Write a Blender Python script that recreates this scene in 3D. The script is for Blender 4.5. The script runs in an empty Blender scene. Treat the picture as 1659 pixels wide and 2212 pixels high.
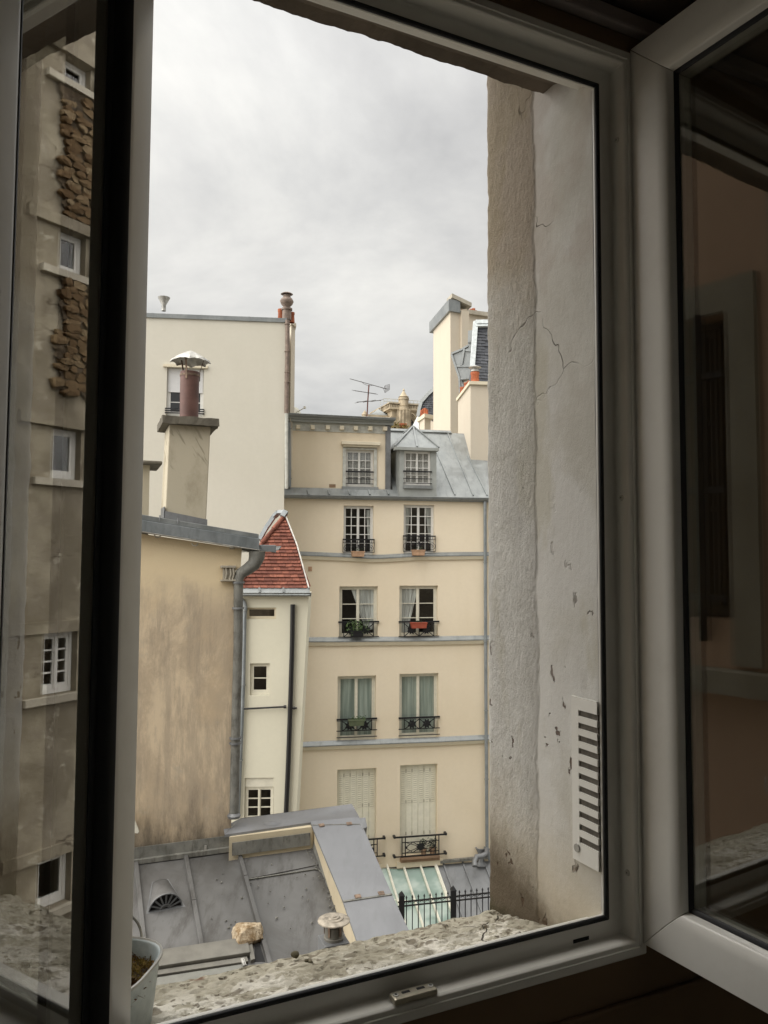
import bpy, bmesh, math, random
from mathutils import Vector, Matrix, noise as mnoise
random.seed(7)
C = bpy.context.scene.collection
SC = bpy.context.scene
R = math.radians
H = 13.0                                    # eye height above the courtyard
# ------------------------------------------------------------------ camera
FU, CU, CV = 1661.3, 829.5, 1106.0
PITCH, ROLL = R(3.35), R(.26)
cf = Vector((0, math.cos(PITCH), math.sin(PITCH)))
cu0 = Vector((0, -math.sin(PITCH), math.cos(PITCH)))
cr0 = Vector((1, 0, 0))
cr = cr0*math.cos(ROLL)+cu0*math.sin(ROLL)
cu = -cr0*math.sin(ROLL)+cu0*math.cos(ROLL)
cam = bpy.data.objects.new('camera', bpy.data.cameras.new('camera'))
C.objects.link(cam); SC.camera = cam
cam.data.sensor_fit = 'VERTICAL'; cam.data.sensor_height = 24
cam.data.lens = 24*FU/2212
cam.data.clip_start = .02; cam.data.clip_end = 3000
cam.matrix_world = Matrix(((cr.x, cu.x, -cf.x, 0), (cr.y, cu.y, -cf.y, 0), (cr.z, cu.z, -cf.z, H), (0, 0, 0, 1)))
EYE = Vector((0, 0, H))
def ray(u, v): return cr*((u-CU)/FU) - cu*((v-CV)/FU) + cf
# ------------------------------------------------------------------ world
SUN_EL, SUN_AZ = R(41), R(252)              # brightest part of the overcast: high, behind and to the left
W = bpy.data.worlds.new("World"); SC.world = W; W.use_nodes = True
nt = W.node_tree; nt.nodes.clear()
def wn(t, **k):
    n = nt.nodes.new(t)
    for a, b in k.items(): setattr(n, a, b)
    return n
wl = nt.links.new
out = wn('ShaderNodeOutputWorld'); bg = wn('ShaderNodeBackground'); wl(bg.outputs[0], out.inputs[0])
sky = wn('ShaderNodeTexSky', sky_type='NISHITA', sun_disc=False, sun_elevation=SUN_EL, sun_rotation=SUN_AZ)
tc = wn('ShaderNodeTexCoord')
sep = wn('ShaderNodeSeparateXYZ'); wl(tc.outputs['Generated'], sep.inputs[0])
zz = wn('ShaderNodeMath', operation='MAXIMUM'); wl(sep.outputs[2], zz.inputs[0]); zz.inputs[1].default_value = 0.0
za = wn('ShaderNodeMath', operation='ADD'); wl(zz.outputs[0], za.inputs[0]); za.inputs[1].default_value = .28
dv = wn('ShaderNodeVectorMath', operation='DIVIDE'); wl(tc.outputs['Generated'], dv.inputs[0])
cmb = wn('ShaderNodeCombineXYZ')
for i in range(3): wl(za.outputs[0], cmb.inputs[i])
wl(cmb.outputs[0], dv.inputs[1])
n1 = wn('ShaderNodeTexNoise'); n1.inputs['Scale'].default_value = 1.25; n1.inputs['Detail'].default_value = 8; n1.inputs['Roughness'].default_value = .57; n1.inputs['Distortion'].default_value = .25
mp = wn('ShaderNodeMapping'); mp.inputs['Location'].default_value = (3.1, .4, .2); wl(dv.outputs[0], mp.inputs[0]); wl(mp.outputs[0], n1.inputs['Vector'])
cr1 = wn('ShaderNodeValToRGB'); wl(n1.outputs['Fac'], cr1.inputs[0])
cr1.color_ramp.elements[0].position = .34; cr1.color_ramp.elements[0].color = (.57, .565, .555, 1)
cr1.color_ramp.elements[1].position = .66; cr1.color_ramp.elements[1].color = (1.13, 1.105, 1.04, 1)
e = cr1.color_ramp.elements.new(.5); e.color = (.83, .82, .79, 1)
n2 = wn('ShaderNodeTexNoise'); n2.inputs['Scale'].default_value = .8; n2.inputs['Detail'].default_value = 3; wl(mp.outputs[0], n2.inputs['Vector'])
mm = wn('ShaderNodeMapRange'); wl(n2.outputs['Fac'], mm.inputs[0])
mm.inputs[1].default_value = .3; mm.inputs[2].default_value = .7; mm.inputs[3].default_value = .88; mm.inputs[4].default_value = 1.12
zsq = wn('ShaderNodeMath', operation='POWER'); wl(zz.outputs[0], zsq.inputs[0]); zsq.inputs[1].default_value = 3.0
zen = wn('ShaderNodeMapRange'); wl(zsq.outputs[0], zen.inputs[0]); zen.inputs[1].default_value = 0; zen.inputs[2].default_value = 1; zen.inputs[3].default_value = .80; zen.inputs[4].default_value = 2.9   # overcast sky, brighter overhead
m3 = wn('ShaderNodeMath', operation='MULTIPLY'); wl(mm.outputs[0], m3.inputs[0]); wl(zen.outputs[0], m3.inputs[1])
sc = wn('ShaderNodeVectorMath', operation='SCALE'); wl(cr1.outputs[0], sc.inputs[0]); wl(m3.outputs[0], sc.inputs[3])
sc2 = wn('ShaderNodeVectorMath', operation='SCALE'); wl(sc.outputs[0], sc2.inputs[0]); sc2.inputs[3].default_value = 3.45   # clouds relative to the physical sky
mx = wn('ShaderNodeMix', data_type='RGBA'); mx.inputs[0].default_value = .96
wl(sky.outputs[0], mx.inputs[6]); wl(sc2.outputs[0], mx.inputs[7]); wl(mx.outputs[2], bg.inputs[0])
bg.inputs[1].default_value = .08
sun = bpy.data.objects.new('sun', bpy.data.lights.new('sun', 'SUN')); C.objects.link(sun)
sun.data.energy = 1.5; sun.data.angle = R(90); sun.data.color = (1, .96, .90)
sd = Vector((math.sin(SUN_AZ)*math.cos(SUN_EL), math.cos(SUN_AZ)*math.cos(SUN_EL), math.sin(SUN_EL)))
sun.rotation_euler = (-sd).to_track_quat('-Z', 'Y').to_euler(); sun.location = (0, -5, 40)
SC.render.engine = 'CYCLES'
SC.view_settings.view_transform = 'Standard'; SC.view_settings.look = 'None'
SC.view_settings.exposure = 1.74; SC.view_settings.gamma = 1; SC.view_settings.use_curve_mapping = False
SC.cycles.max_bounces = 8; SC.cycles.diffuse_bounces = 4; SC.cycles.glossy_bounces = 4
SC.cycles.transparent_max_bounces = 12; SC.cycles.caustics_reflective = False; SC.cycles.caustics_refractive = False

# ------------------------------------------------------------------ materials
class Mat:
    def __init__(s, name, rough=.8, metal=0.0, spec=.5):
        s.m = bpy.data.materials.new(name); s.m.use_nodes = True; s.t = s.m.node_tree; s.t.nodes.clear()
        s.o = s.n('ShaderNodeOutputMaterial'); s.b = s.n('ShaderNodeBsdfPrincipled'); s.l(s.b.outputs[0], s.o.inputs[0])
        s.b.inputs['Roughness'].default_value = rough; s.b.inputs['Metallic'].default_value = metal
        s.b.inputs['Specular IOR Level'].default_value = spec
        s.pos = s.n('ShaderNodeNewGeometry').outputs['Position']
    def n(s, t, **k):
        n = s.t.nodes.new(t)
        for a, b in k.items(): setattr(n, a, b)
        return n
    def l(s, a, b): s.t.links.new(a, b)
    def put(s, sock, v):
        if hasattr(v, 'is_output'): s.l(v, sock)
        elif isinstance(v, (tuple, list)) and len(v) == 3 and sock.type == 'RGBA': sock.default_value = (*v, 1)
        else: sock.default_value = v
    def noise(s, scale, detail=4, rough=.5, stretch=None, dist=0, off=(0, 0, 0)):
        m = s.n('ShaderNodeMapping'); s.l(s.pos, m.inputs[0]); m.inputs['Location'].default_value = off
        if stretch: m.inputs['Scale'].default_value = stretch
        n = s.n('ShaderNodeTexNoise'); n.inputs['Scale'].default_value = scale; n.inputs['Detail'].default_value = detail
        n.inputs['Roughness'].default_value = rough; n.inputs['Distortion'].default_value = dist
        s.l(m.outputs[0], n.inputs['Vector']); return n.outputs['Fac']
    def voro(s, scale, feature='F1', stretch=None, off=(0, 0, 0), out='Distance', warp=0):
        m = s.n('ShaderNodeMapping'); m.inputs['Location'].default_value = off
        if stretch: m.inputs['Scale'].default_value = stretch
        src = s.pos
        if warp:
            nn = s.n('ShaderNodeTexNoise'); nn.inputs['Scale'].default_value = scale*1.5; nn.inputs['Detail'].default_value = 3; s.l(s.pos, nn.inputs['Vector'])
            a = s.n('ShaderNodeVectorMath', operation='SCALE'); s.l(nn.outputs['Color'], a.inputs[0]); a.inputs[3].default_value = warp
            b = s.n('ShaderNodeVectorMath', operation='ADD'); s.l(s.pos, b.inputs[0]); s.l(a.outputs[0], b.inputs[1]); src = b.outputs[0]
        s.l(src, m.inputs[0])
        n = s.n('ShaderNodeTexVoronoi', feature=feature); n.inputs['Scale'].default_value = scale; s.l(m.outputs[0], n.inputs['Vector']); return n.outputs[out]
    def rng(s, v, a, b, c=0., d=1., smooth=True):
        n = s.n('ShaderNodeMapRange'); n.interpolation_type = 'SMOOTHSTEP' if smooth else 'LINEAR'
        s.put(n.inputs[0], v)
        for i, x in enumerate((a, b, c, d)): n.inputs[i+1].default_value = x
        return n.outputs[0]
    def mix(s, f, a, b, mode='MIX'):
        n = s.n('ShaderNodeMix', data_type='RGBA', blend_type=mode); s.put(n.inputs[0], f); s.put(n.inputs[6], a); s.put(n.inputs[7], b); return n.outputs[2]
    def math(s, op, a, b=0.):
        n = s.n('ShaderNodeMath', operation=op); s.put(n.inputs[0], a); s.put(n.inputs[1], b); return n.outputs[0]
    def dot(s, vec, off=0.):
        n = s.n('ShaderNodeVectorMath', operation='DOT_PRODUCT'); s.l(s.pos, n.inputs[0]); n.inputs[1].default_value = vec
        return s.math('ADD', n.outputs['Value'], off)
    def col(s, v): s.put(s.b.inputs['Base Color'], v); return s
    def rough(s, v): s.put(s.b.inputs['Roughness'], v); return s
    def bump(s, h, dist=.01, strength=.6):
        n = s.n('ShaderNodeBump'); n.inputs['Strength'].default_value = strength; n.inputs['Distance'].default_value = dist
        s.l(h, n.inputs['Height']); s.l(n.outputs[0], s.b.inputs['Normal']); return s

M = {}
def simple(name, col, rough=.6, metal=0., var=.15, scale=8, spec=.5, bump=0.):
    a = Mat(name, rough, metal, spec)
    n = a.noise(scale, 5, .6)
    c0 = tuple(c*(1-var) for c in col); c1 = tuple(min(1, c*(1+var)) for c in col)
    a.col(a.mix(a.rng(n, .3, .7), c0, c1))
    if bump: a.bump(a.noise(scale*6, 5, .6), bump)
    M[name] = a.m; return a
def plaster(name, col, dirt, amt=.5, streak=.4, scale=.6, bump=.004, fine=60):
    a = Mat(name, .9, 0, .2)
    big = a.rng(a.noise(scale, 6, .6), .38, .7)
    st = a.rng(a.noise(scale*3, 5, .6, stretch=(1, 1, .18)), .5, .75)
    c = a.mix(a.math('MULTIPLY', big, amt), col, dirt)
    c = a.mix(a.math('MULTIPLY', st, streak), c, dirt)
    f = a.noise(fine*.25, 6, .7)
    c = a.mix(a.rng(f, .3, .7, 0, .12), c, tuple(x*.75 for x in col))
    a.col(c); a.bump(a.noise(fine, 6, .65), bump, .5)
    M[name] = a.m; return a
plaster('beige_render', (.80, .70, .54), (.72, .615, .45), .6, .4, .35, .003, 40)
plaster('cream_render', (.66, .63, .545), (.58, .55, .46), .6, .35, .22, .003, 40)
plaster('white_render', (.72, .69, .56), (.56, .53, .42), .18, .2, .8, .003, 40)
plaster('pale_stack_render', (.61, .545, .44), (.58, .50, .40), .35, .35, .8, .003, 40)
plaster('moulding_render', (.72, .65, .50), (.56, .49, .37), .35, .2, 1.5)
plaster('concrete_cap', (.16, .145, .115), (.07, .062, .05), .6, .3, 2.5, .012, 30)
plaster('parapet_render', (.56, .485, .345), (.34, .29, .20), .3, .3, 2)
plaster('stone_pale', (.50, .46, .38), (.25, .22, .17), .6, .5, 1.5)
plaster('cathedral_stone', (.50, .42, .30), (.20, .16, .11), .75, .6, .35, .05, 3)
plaster('brick_sill', (.30, .20, .13), (.14, .09, .06), .5, .3, 3)
plaster('stack_side', (.42, .39, .31), (.20, .17, .12), .45, .35, 1.4, .006, 30)
# stained wall
a = Mat('stained_render', .93, 0, .15)
z = a.dot((0, 0, 1), -H)
edge = a.noise(1.3, 5, .6)
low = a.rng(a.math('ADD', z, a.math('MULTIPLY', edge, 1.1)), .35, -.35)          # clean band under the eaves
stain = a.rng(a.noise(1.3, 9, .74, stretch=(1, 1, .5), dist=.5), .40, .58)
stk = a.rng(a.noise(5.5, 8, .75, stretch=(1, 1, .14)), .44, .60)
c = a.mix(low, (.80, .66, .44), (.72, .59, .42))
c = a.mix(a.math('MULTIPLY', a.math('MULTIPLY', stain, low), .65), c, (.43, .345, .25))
c = a.mix(a.math('MULTIPLY', a.math('MULTIPLY', stk, low), .5), c, (.36, .30, .235))
g = a.rng(a.noise(2.2, 6, .7, off=(4, 2, 1)), .56, .72)
c = a.mix(a.math('MULTIPLY', g, a.math('MULTIPLY', low, .55)), c, (.47, .43, .355))
pk = a.rng(a.noise(1.1, 5, .6, off=(9, 3, 5)), .52, .7)
c = a.mix(a.math('MULTIPLY', pk, .4), c, (.70, .54, .35))
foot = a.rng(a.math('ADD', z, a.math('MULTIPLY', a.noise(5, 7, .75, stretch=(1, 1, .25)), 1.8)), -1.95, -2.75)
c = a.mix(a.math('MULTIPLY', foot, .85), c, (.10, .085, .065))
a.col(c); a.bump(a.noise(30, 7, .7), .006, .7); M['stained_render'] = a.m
# chimney render
a = Mat('chimney_render', .93, 0, .15)
st = a.rng(a.noise(2.2, 7, .7, stretch=(1, 1, .5)), .45, .7); s2 = a.rng(a.noise(9, 5, .6, dist=1.5), .55, .75)
c = a.mix(a.math('MULTIPLY', st, .7), (.50, .45, .345), (.31, .265, .19)); c = a.mix(a.math('MULTIPLY', s2, .35), c, (.52, .49, .41))
s0w = a.n('ShaderNodeMapping'); a.l(a.pos, s0w.inputs[0]); s0w.inputs['Rotation'].default_value = (0, R(-60), 0); sw = a.n('ShaderNodeMapping'); a.l(s0w.outputs[0], sw.inputs[0]); sw.inputs['Scale'].default_value = (1.6, 1.2, 14)
nn = a.n('ShaderNodeTexNoise'); nn.inputs['Scale'].default_value = 1.6; nn.inputs['Detail'].default_value = 2; a.l(sw.outputs[0], nn.inputs['Vector'])
zl = a.dot((0, 0, 1), -H)
msk = a.math('MULTIPLY', a.rng(zl, .95, 1.15), a.rng(zl, 1.75, 1.5))
c = a.mix(a.math('MULTIPLY', a.math('MULTIPLY', a.rng(nn.outputs['Fac'], .56, .64), msk), .55), c, (.19, .165, .12))
a.col(c); a.bump(a.noise(40, 6, .7), .004, .6); M['chimney_render'] = a.m
# zincs
def zinc(name, c0, c1, c2, rough=.42, metal=.35, scale=2.0, streaks=.6):
    a = Mat(name, rough, metal, .5)
    p = a.rng(a.noise(scale, 6, .6, dist=.8), .35, .68)
    s2 = a.rng(a.noise(scale*4, 8, .72, stretch=(1, .25, .3)), .47, .68)
    big = a.rng(a.noise(scale*.8, 7, .7, dist=1.0, off=(3, 1, 7)), .50, .66)
    c = a.mix(p, c0, c1); c = a.mix(a.math('MULTIPLY', s2, streaks), c, c2)
    c = a.mix(a.math('MULTIPLY', big, streaks*.45), c, c2)
    wsp = a.rng(a.noise(scale*22, 3, .6, off=(1, 1, 5)), .70, .76); c = a.mix(a.math('MULTIPLY', wsp, .35), c, tuple(min(1, x*1.6) for x in c1))
    sp = a.rng(a.voro(scale*9, warp=.05), .10, .03)
    c = a.mix(a.math('MULTIPLY', sp, .35), c, c2)
    a.col(c); a.rough(a.rng(p, 0, 1, rough-.08, rough+.14)); a.bump(a.noise(scale*1.3, 3, .5), .02, .22); M[name] = a.m; return a
zinc('zinc', (.235, .25, .25), (.30, .315, .312), (.18, .19, .19))
zinc('zinc_dark', (.17, .175, .18), (.235, .24, .245), (.12, .12, .12), .5, .3, 1.6, .5)
zinc('zinc_roof_near', (.10, .098, .094), (.148, .146, .142), (.055, .050, .044), .5, .3, 1.1, .7)
zinc('zinc_cap_near', (.19, .194, .203), (.24, .245, .256), (.145, .147, .152), .5, .3, 1.3, .35)
zinc('zinc_fascia', (.20, .225, .235), (.28, .30, .31), (.15, .165, .17), .5, .3, 2.5, .6)
zinc('grey_paint_metal', (.32, .335, .315), (.37, .385, .365), (.27, .28, .265), .55, .1, 3, .3)
zinc('flashing_old', (.15, .15, .135), (.22, .215, .19), (.08, .075, .06), .75, .1, 5, .8)
simple('grey_trim', (.50, .50, .45), .7)
simple('iron', (.012, .012, .014), .5, .2)
simple('black_pipe', (.010, .0095, .010), .45)
simple('brown_pipe', (.125, .062, .050), .55, .1, .25, 5)
simple('downpipe_brown', (.20, .15, .12), .6, .1, .3)
simple('terracotta', (.42, .125, .058), .8, 0, .25, 6)
simple('clay_box', (.42, .26, .16), .8, 0, .2, 9)
simple('red_box', (.30, .06, .03), .6)
simple('green_box', (.09, .11, .06), .6)
simple('window_paint', (.70, .67, .56), .5, 0, .06)
simple('window_paint_white', (.74, .73, .69), .45, 0, .05)
simple('shutter_paint', (.74, .715, .59), .6, 0, .05)
simple('white_bar', (.74, .72, .62), .45, 0, .08)
simple('leaf_green', (.07, .12, .035), .6, 0, .4, 20)
simple('leaf_dark', (.03, .05, .02), .6, 0, .4, 20)
simple('leaf_autumn', (.22, .16, .03), .6, 0, .6, 1.5)
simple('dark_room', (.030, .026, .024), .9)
simple('dark_timber', (.05, .042, .035), .8, 0, .3, 6, bump=.004)
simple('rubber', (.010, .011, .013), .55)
simple('weathered_lid', (.30, .265, .215), .62, .35, .35, 14)
simple('rust_steel', (.20, .14, .10), .6, .4, .4, 20)
simple('galvanised', (.42, .41, .38), .45, .5, .25, 12)
simple('room_white', (.80, .78, .72), .9, 0, .04, 3)
simple('room_floor_tiles', (.55, .52, .46), .5, 0, .1, 3)
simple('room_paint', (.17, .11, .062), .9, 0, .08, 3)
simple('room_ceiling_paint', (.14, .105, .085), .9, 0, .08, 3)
simple('trim_paint', (.30, .26, .25), .6, 0, .05)
simple('courtyard_paving', (.20, .19, .17), .9, 0, .3, 2, bump=.01)
simple('slot_brown', (.13, .115, .095), .8, 0, .3, 60)
simple('slot_dark', (.01, .01, .01), .8)
simple('pvc_cap', (.60, .58, .52), .35, 0, .05)
simple('keeper_metal', (.46, .42, .33), .35, .6, .12, 40)
simple('mortar', (.085, .062, .038), .95, 0, .4, 5, bump=.03)
simple('antenna_metal', (.14, .13, .13), .4, .4)
simple('antenna_red', (.17, .06, .045), .5, .3)
simple('blind_fabric', (.62, .62, .62), .8, 0, .03)
simple('velux_pane', (.20, .20, .18), .15, 0, .1)
simple('slate_ridge', (.62, .66, .66), .4, .2)
simple('velux_cover', (.16, .152, .13), .5, .2, .15, 6)
# pvc
a = Mat('pvc', .24, 0, .5); n = a.noise(30, 4, .6); d = a.rng(a.noise(6, 6, .7), .45, .75)
a.col(a.mix(a.math('MULTIPLY', d, .35), (.86, .845, .79), (.66, .63, .56))); a.bump(n, .0004, .4); M['pvc'] = a.m
# far slate / tile piece materials
def pieces(name, c0, c1, c2, rough=.8):
    a = Mat(name, rough, 0, .3); i = a.n('ShaderNodeObjectInfo').outputs['Random']
    r_ = a.n('ShaderNodeValToRGB'); a.l(i, r_.inputs[0]); r_.color_ramp.elements[0].color = (*c0, 1); r_.color_ramp.elements[1].color = (*c1, 1)
    e = r_.color_ramp.elements.new(.55); e.color = (*c2, 1)
    a.col(a.mix(a.rng(a.noise(18, 6, .75), .42, .66, 0, .65), r_.outputs[0], tuple(x*.55 for x in c0))); a.bump(a.noise(14, 7, .75) if 'rubble' in name else a.noise(60, 4, .6), .05 if 'rubble' in name else .003); M[name] = a.m
pieces('tile_clay', (.14, .05, .035), (.31, .115, .075), (.225, .08, .052))
pieces('slate', (.060, .064, .075), (.115, .12, .135), (.085, .09, .10), .55)
pieces('rubble_stone', (.13, .078, .036), (.31, .235, .14), (.20, .13, .066), .9)
# glass: clear pane that reflects like a real pane seen from either side (Schlick)
def glass(name, tint=(.9, .93, .92), boost=1.0, rough=0.0):
    m = bpy.data.materials.new(name); m.use_nodes = True; t = m.node_tree; t.nodes.clear()
    N = t.nodes.new; L = t.links.new
    o = N('ShaderNodeOutputMaterial'); mx = N('ShaderNodeMixShader'); tr = N('ShaderNodeBsdfTransparent'); gl = N('ShaderNodeBsdfGlossy'); g = N('ShaderNodeNewGeometry')
    tr.inputs[0].default_value = (*tint, 1); gl.inputs['Roughness'].default_value = rough; gl.inputs[0].default_value = (1, 1, 1, 1)
    d = N('ShaderNodeVectorMath'); d.operation = 'DOT_PRODUCT'; L(g.outputs['Normal'], d.inputs[0]); L(g.outputs['Incoming'], d.inputs[1])
    def mt(op, a, b=0.):
        n = N('ShaderNodeMath'); n.operation = op; n.use_clamp = (op == 'MAXIMUM')
        for k, v in ((0, a), (1, b)):
            if hasattr(v, 'is_output'): L(v, n.inputs[k])
            else: n.inputs[k].default_value = v
        return n.outputs[0]
    c = mt('ABSOLUTE', d.outputs['Value']); p = mt('POWER', mt('SUBTRACT', 1., c), 5.); f = mt('MULTIPLY', mt('ADD', mt('MULTIPLY', p, .957), .043), boost); f = mt('MINIMUM', f, .97)
    L(f, mx.inputs[0]); L(tr.outputs[0], mx.inputs[1]); L(gl.outputs[0], mx.inputs[2]); L(mx.outputs[0], o.inputs[0]); M[name] = m
glass('pane_glass', (.86, .89, .88), 1.8)
glass('sash_glass', (.90, .91, .88), 2.5)
a = Mat('green_glass', .12, 0, .6)
a.col(a.mix(a.rng(a.noise(1.2, 3, .5, stretch=(1, .4, 2)), .4, .65), (.20, .29, .245), (.42, .50, .45))); M['green_glass'] = a.m
a = Mat('curtain_white', .9, 0, .1)
a.col(a.mix(a.rng(a.noise(14, 3, .5, stretch=(1, 1, .06)), .35, .68), (.45, .44, .42), (.85, .84, .81))); M['curtain_white'] = a.m
a = Mat('curtain_green', .9, 0, .1)
a.col(a.mix(a.rng(a.noise(11, 3, .5, stretch=(1, 1, .05)), .3, .7), (.30, .35, .31), (.55, .60, .54))); M['curtain_green'] = a.m
a = Mat('lace', .9, 0, .1)
a.col(a.mix(a.rng(a.voro(40), .2, .5), (.24, .22, .215), (.48, .46, .44))); M['lace'] = a.m

# ------------------------------------------------------------------ frames and mesh builder
class Frame:
    """vertical facade plane Y = a + b X; local s along, z up, n towards the viewer"""
    def __init__(s, a, b, off=0.):
        k = math.hypot(1, b); s.x = Vector((1/k, b/k, 0)); s.n = Vector((b/k, -1/k, 0)); s.o = Vector((0, a, 0)) + s.n*off
        s.a, s.b = a, b
    def off(s, d):
        f = Frame(s.a, s.b); f.o = s.o + s.n*d; return f
    def w(s, x, z, n=0.): return s.o + s.x*x + s.n*n + Vector((0, 0, z))
    def at(s, u, v, n=0.):
        d = ray(u, v); p = s.o + s.n*n; k = ((p-EYE).dot(s.n))/d.dot(s.n) if True else 0
        q = EYE + d*k; return ((q-s.o).dot(s.x), q.z)
    def pt(s, u, v, n=0.):
        x, z = s.at(u, v, n); return s.w(x, z, n)
    def rect(s, u0, v0, u1, v1, n=0.):
        a_, b_, c_, d_ = s.at(u0, v0, n), s.at(u1, v0, n), s.at(u0, v1, n), s.at(u1, v1, n)
        return ((a_[0]+c_[0])/2, (b_[0]+d_[0])/2, (c_[1]+d_[1])/2, (a_[1]+b_[1])/2)   # s0,s1,z0,z1
def plane_hit(u, v, p, n):
    d = ray(u, v); return EYE + d*((p-EYE).dot(n)/d.dot(n))
def atY(u, v, Y):
    d = ray(u, v); return EYE + d*(Y/d.y)

class MB:
    def __init__(s): s.v = []; s.f = []; s.sm = []
    def poly(s, pts, sm=False):
        i = len(s.v); s.v += [Vector(p) for p in pts]; s.f.append(tuple(range(i, i+len(pts)))); s.sm.append(sm); return s
    def hexa(s, c):                      # c: 8 corners, bottom 0-3, top 4-7
        i = len(s.v); s.v += [Vector(p) for p in c]
        for q in ((0, 3, 2, 1), (4, 5, 6, 7), (0, 1, 5, 4), (1, 2, 6, 5), (2, 3, 7, 6), (3, 0, 4, 7)): s.f.append(tuple(i+k for k in q)); s.sm.append(False)
        return s
    def box(s, F, s0, s1, z0, z1, n0, n1):
        w = F.w; return s.hexa([w(s0, z0, n0), w(s1, z0, n0), w(s1, z0, n1), w(s0, z0, n1), w(s0, z1, n0), w(s1, z1, n0), w(s1, z1, n1), w(s0, z1, n1)])
    def prism(s, base, d):               # extrude a polygon (list of points) along vector d
        n = len(base); i = len(s.v); s.v += [Vector(p) for p in base] + [Vector(p)+Vector(d) for p in base]
        s.f.append(tuple(range(i, i+n))[::-1]); s.f.append(tuple(range(i+n, i+2*n))); s.sm += [False]*2
        for k in range(n): s.f.append((i+k, i+(k+1) % n, i+n+(k+1) % n, i+n+k)); s.sm.append(False)
        return s
    def bar(s, p, q, w, h=None, up=Vector((0, 0, 1))):
        p, q = Vector(p), Vector(q); h = h or w; d = (q-p)
        if d.length < 1e-6: return s
        d.normalize(); x = d.cross(up)
        if x.length < 1e-4: x = d.cross(Vector((0, 1, 0)))
        x.normalize(); y = x.cross(d); x = x*w/2; y = y*h/2
        return s.hexa([p-x-y, p+x-y, p+x+y, p-x+y, q-x-y, q+x-y, q+x+y, q-x+y])
    def tube(s, pts, r, seg=8, caps=True):
        pts = [Vector(p) for p in pts]; rs = r if isinstance(r, (list, tuple)) else [r]*len(pts)
        i0 = len(s.v); ref = None
        for k, p in enumerate(pts):
            d = (pts[min(k+1, len(pts)-1)] - pts[max(k-1, 0)]).normalized()
            if ref is None: ref = d.orthogonal().normalized()
            x = (ref - d*ref.dot(d)).normalized(); ref = x; y = d.cross(x)
            for j in range(seg):
                t = 2*math.pi*j/seg; s.v.append(p + (x*math.cos(t)+y*math.sin(t))*rs[k])
        for k in range(len(pts)-1):
            for j in range(seg):
                a_ = i0+k*seg+j; b_ = i0+k*seg+(j+1) % seg; s.f.append((a_, b_, b_+seg, a_+seg)); s.sm.append(True)
        if caps:
            s.f.append(tuple(i0+j for j in range(seg))[::-1]); s.f.append(tuple(i0+(len(pts)-1)*seg+j for j in range(seg))); s.sm += [False]*2
        return s
    def lathe(s, c, prof, seg=20, axis=Vector((0, 0, 1)), arc=2*math.pi, x=None, rad=None):
        c = Vector(c); axis = axis.normalized(); x = (x or axis.orthogonal()).normalized(); y = axis.cross(x); i0 = len(s.v); m = len(prof)
        closed = abs(arc-2*math.pi) < 1e-6; ns = seg if closed else seg+1
        for j in range(ns):
            t = arc*j/seg; k = rad(t) if rad else 1
            for (r, h) in prof: s.v.append(c + (x*math.cos(t)+y*math.sin(t))*r*k + axis*h)
        for j in range(seg):
            j2 = (j+1) % ns
            for k in range(m-1):
                s.f.append((i0+j*m+k, i0+j2*m+k, i0+j2*m+k+1, i0+j*m+k+1)); s.sm.append(True)
        return s
    def build(s, name, mat, parent=None, bevel=0, kind=None, label=None):
        me = bpy.data.meshes.new(name)
        org = None
        if parent is None and s.v:
            lo = [min(v[i] for v in s.v) for i in range(3)]; hi = [max(v[i] for v in s.v) for i in range(3)]
            org = Vector(((lo[0]+hi[0])/2, (lo[1]+hi[1])/2, lo[2])); inv = Matrix.Translation(-org)
        else: inv = world_of(parent).inverted()
        me.from_pydata([inv @ v for v in s.v], [], s.f); me.validate()
        for p, q in zip(me.polygons, s.sm): p.use_smooth = q
        bm = bmesh.new(); bm.from_mesh(me); bmesh.ops.remove_doubles(bm, verts=bm.verts, dist=1e-6); bmesh.ops.recalc_face_normals(bm, faces=bm.faces); bm.to_mesh(me); bm.free()
        if any(s.sm): me.set_sharp_from_angle(angle=R(52))
        me.materials.append(M[mat]); o = bpy.data.objects.new(name, me); C.objects.link(o)
        if org is not None: o.location = org
        if parent is not None: o.parent = parent
        if bevel:
            b = o.modifiers.new('bevel', 'BEVEL'); b.width = bevel; b.segments = 2; b.limit_method = 'ANGLE'
            if len(s.f) > 10: me.shade_smooth() if False else None
        if kind: o['kind'] = kind
        if label: o['label'] = label
        return o
def world_of(o):
    m = Matrix.Identity(4)
    while o is not None: m = o.matrix_basis @ m; o = o.parent
    return m
def thing(name, label, cat, loc, group=None, rz=0):
    o = bpy.data.objects.new(name, None); C.objects.link(o); o.location = loc; o.rotation_euler = (0, 0, rz); o.empty_display_size = .2
    o['label'] = label; o['category'] = cat
    if group: o['group'] = group
    return o
def tag(o, label, cat, group=None):
    o['label'] = label; o['category'] = cat
    if group: o['group'] = group
    return o
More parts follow.
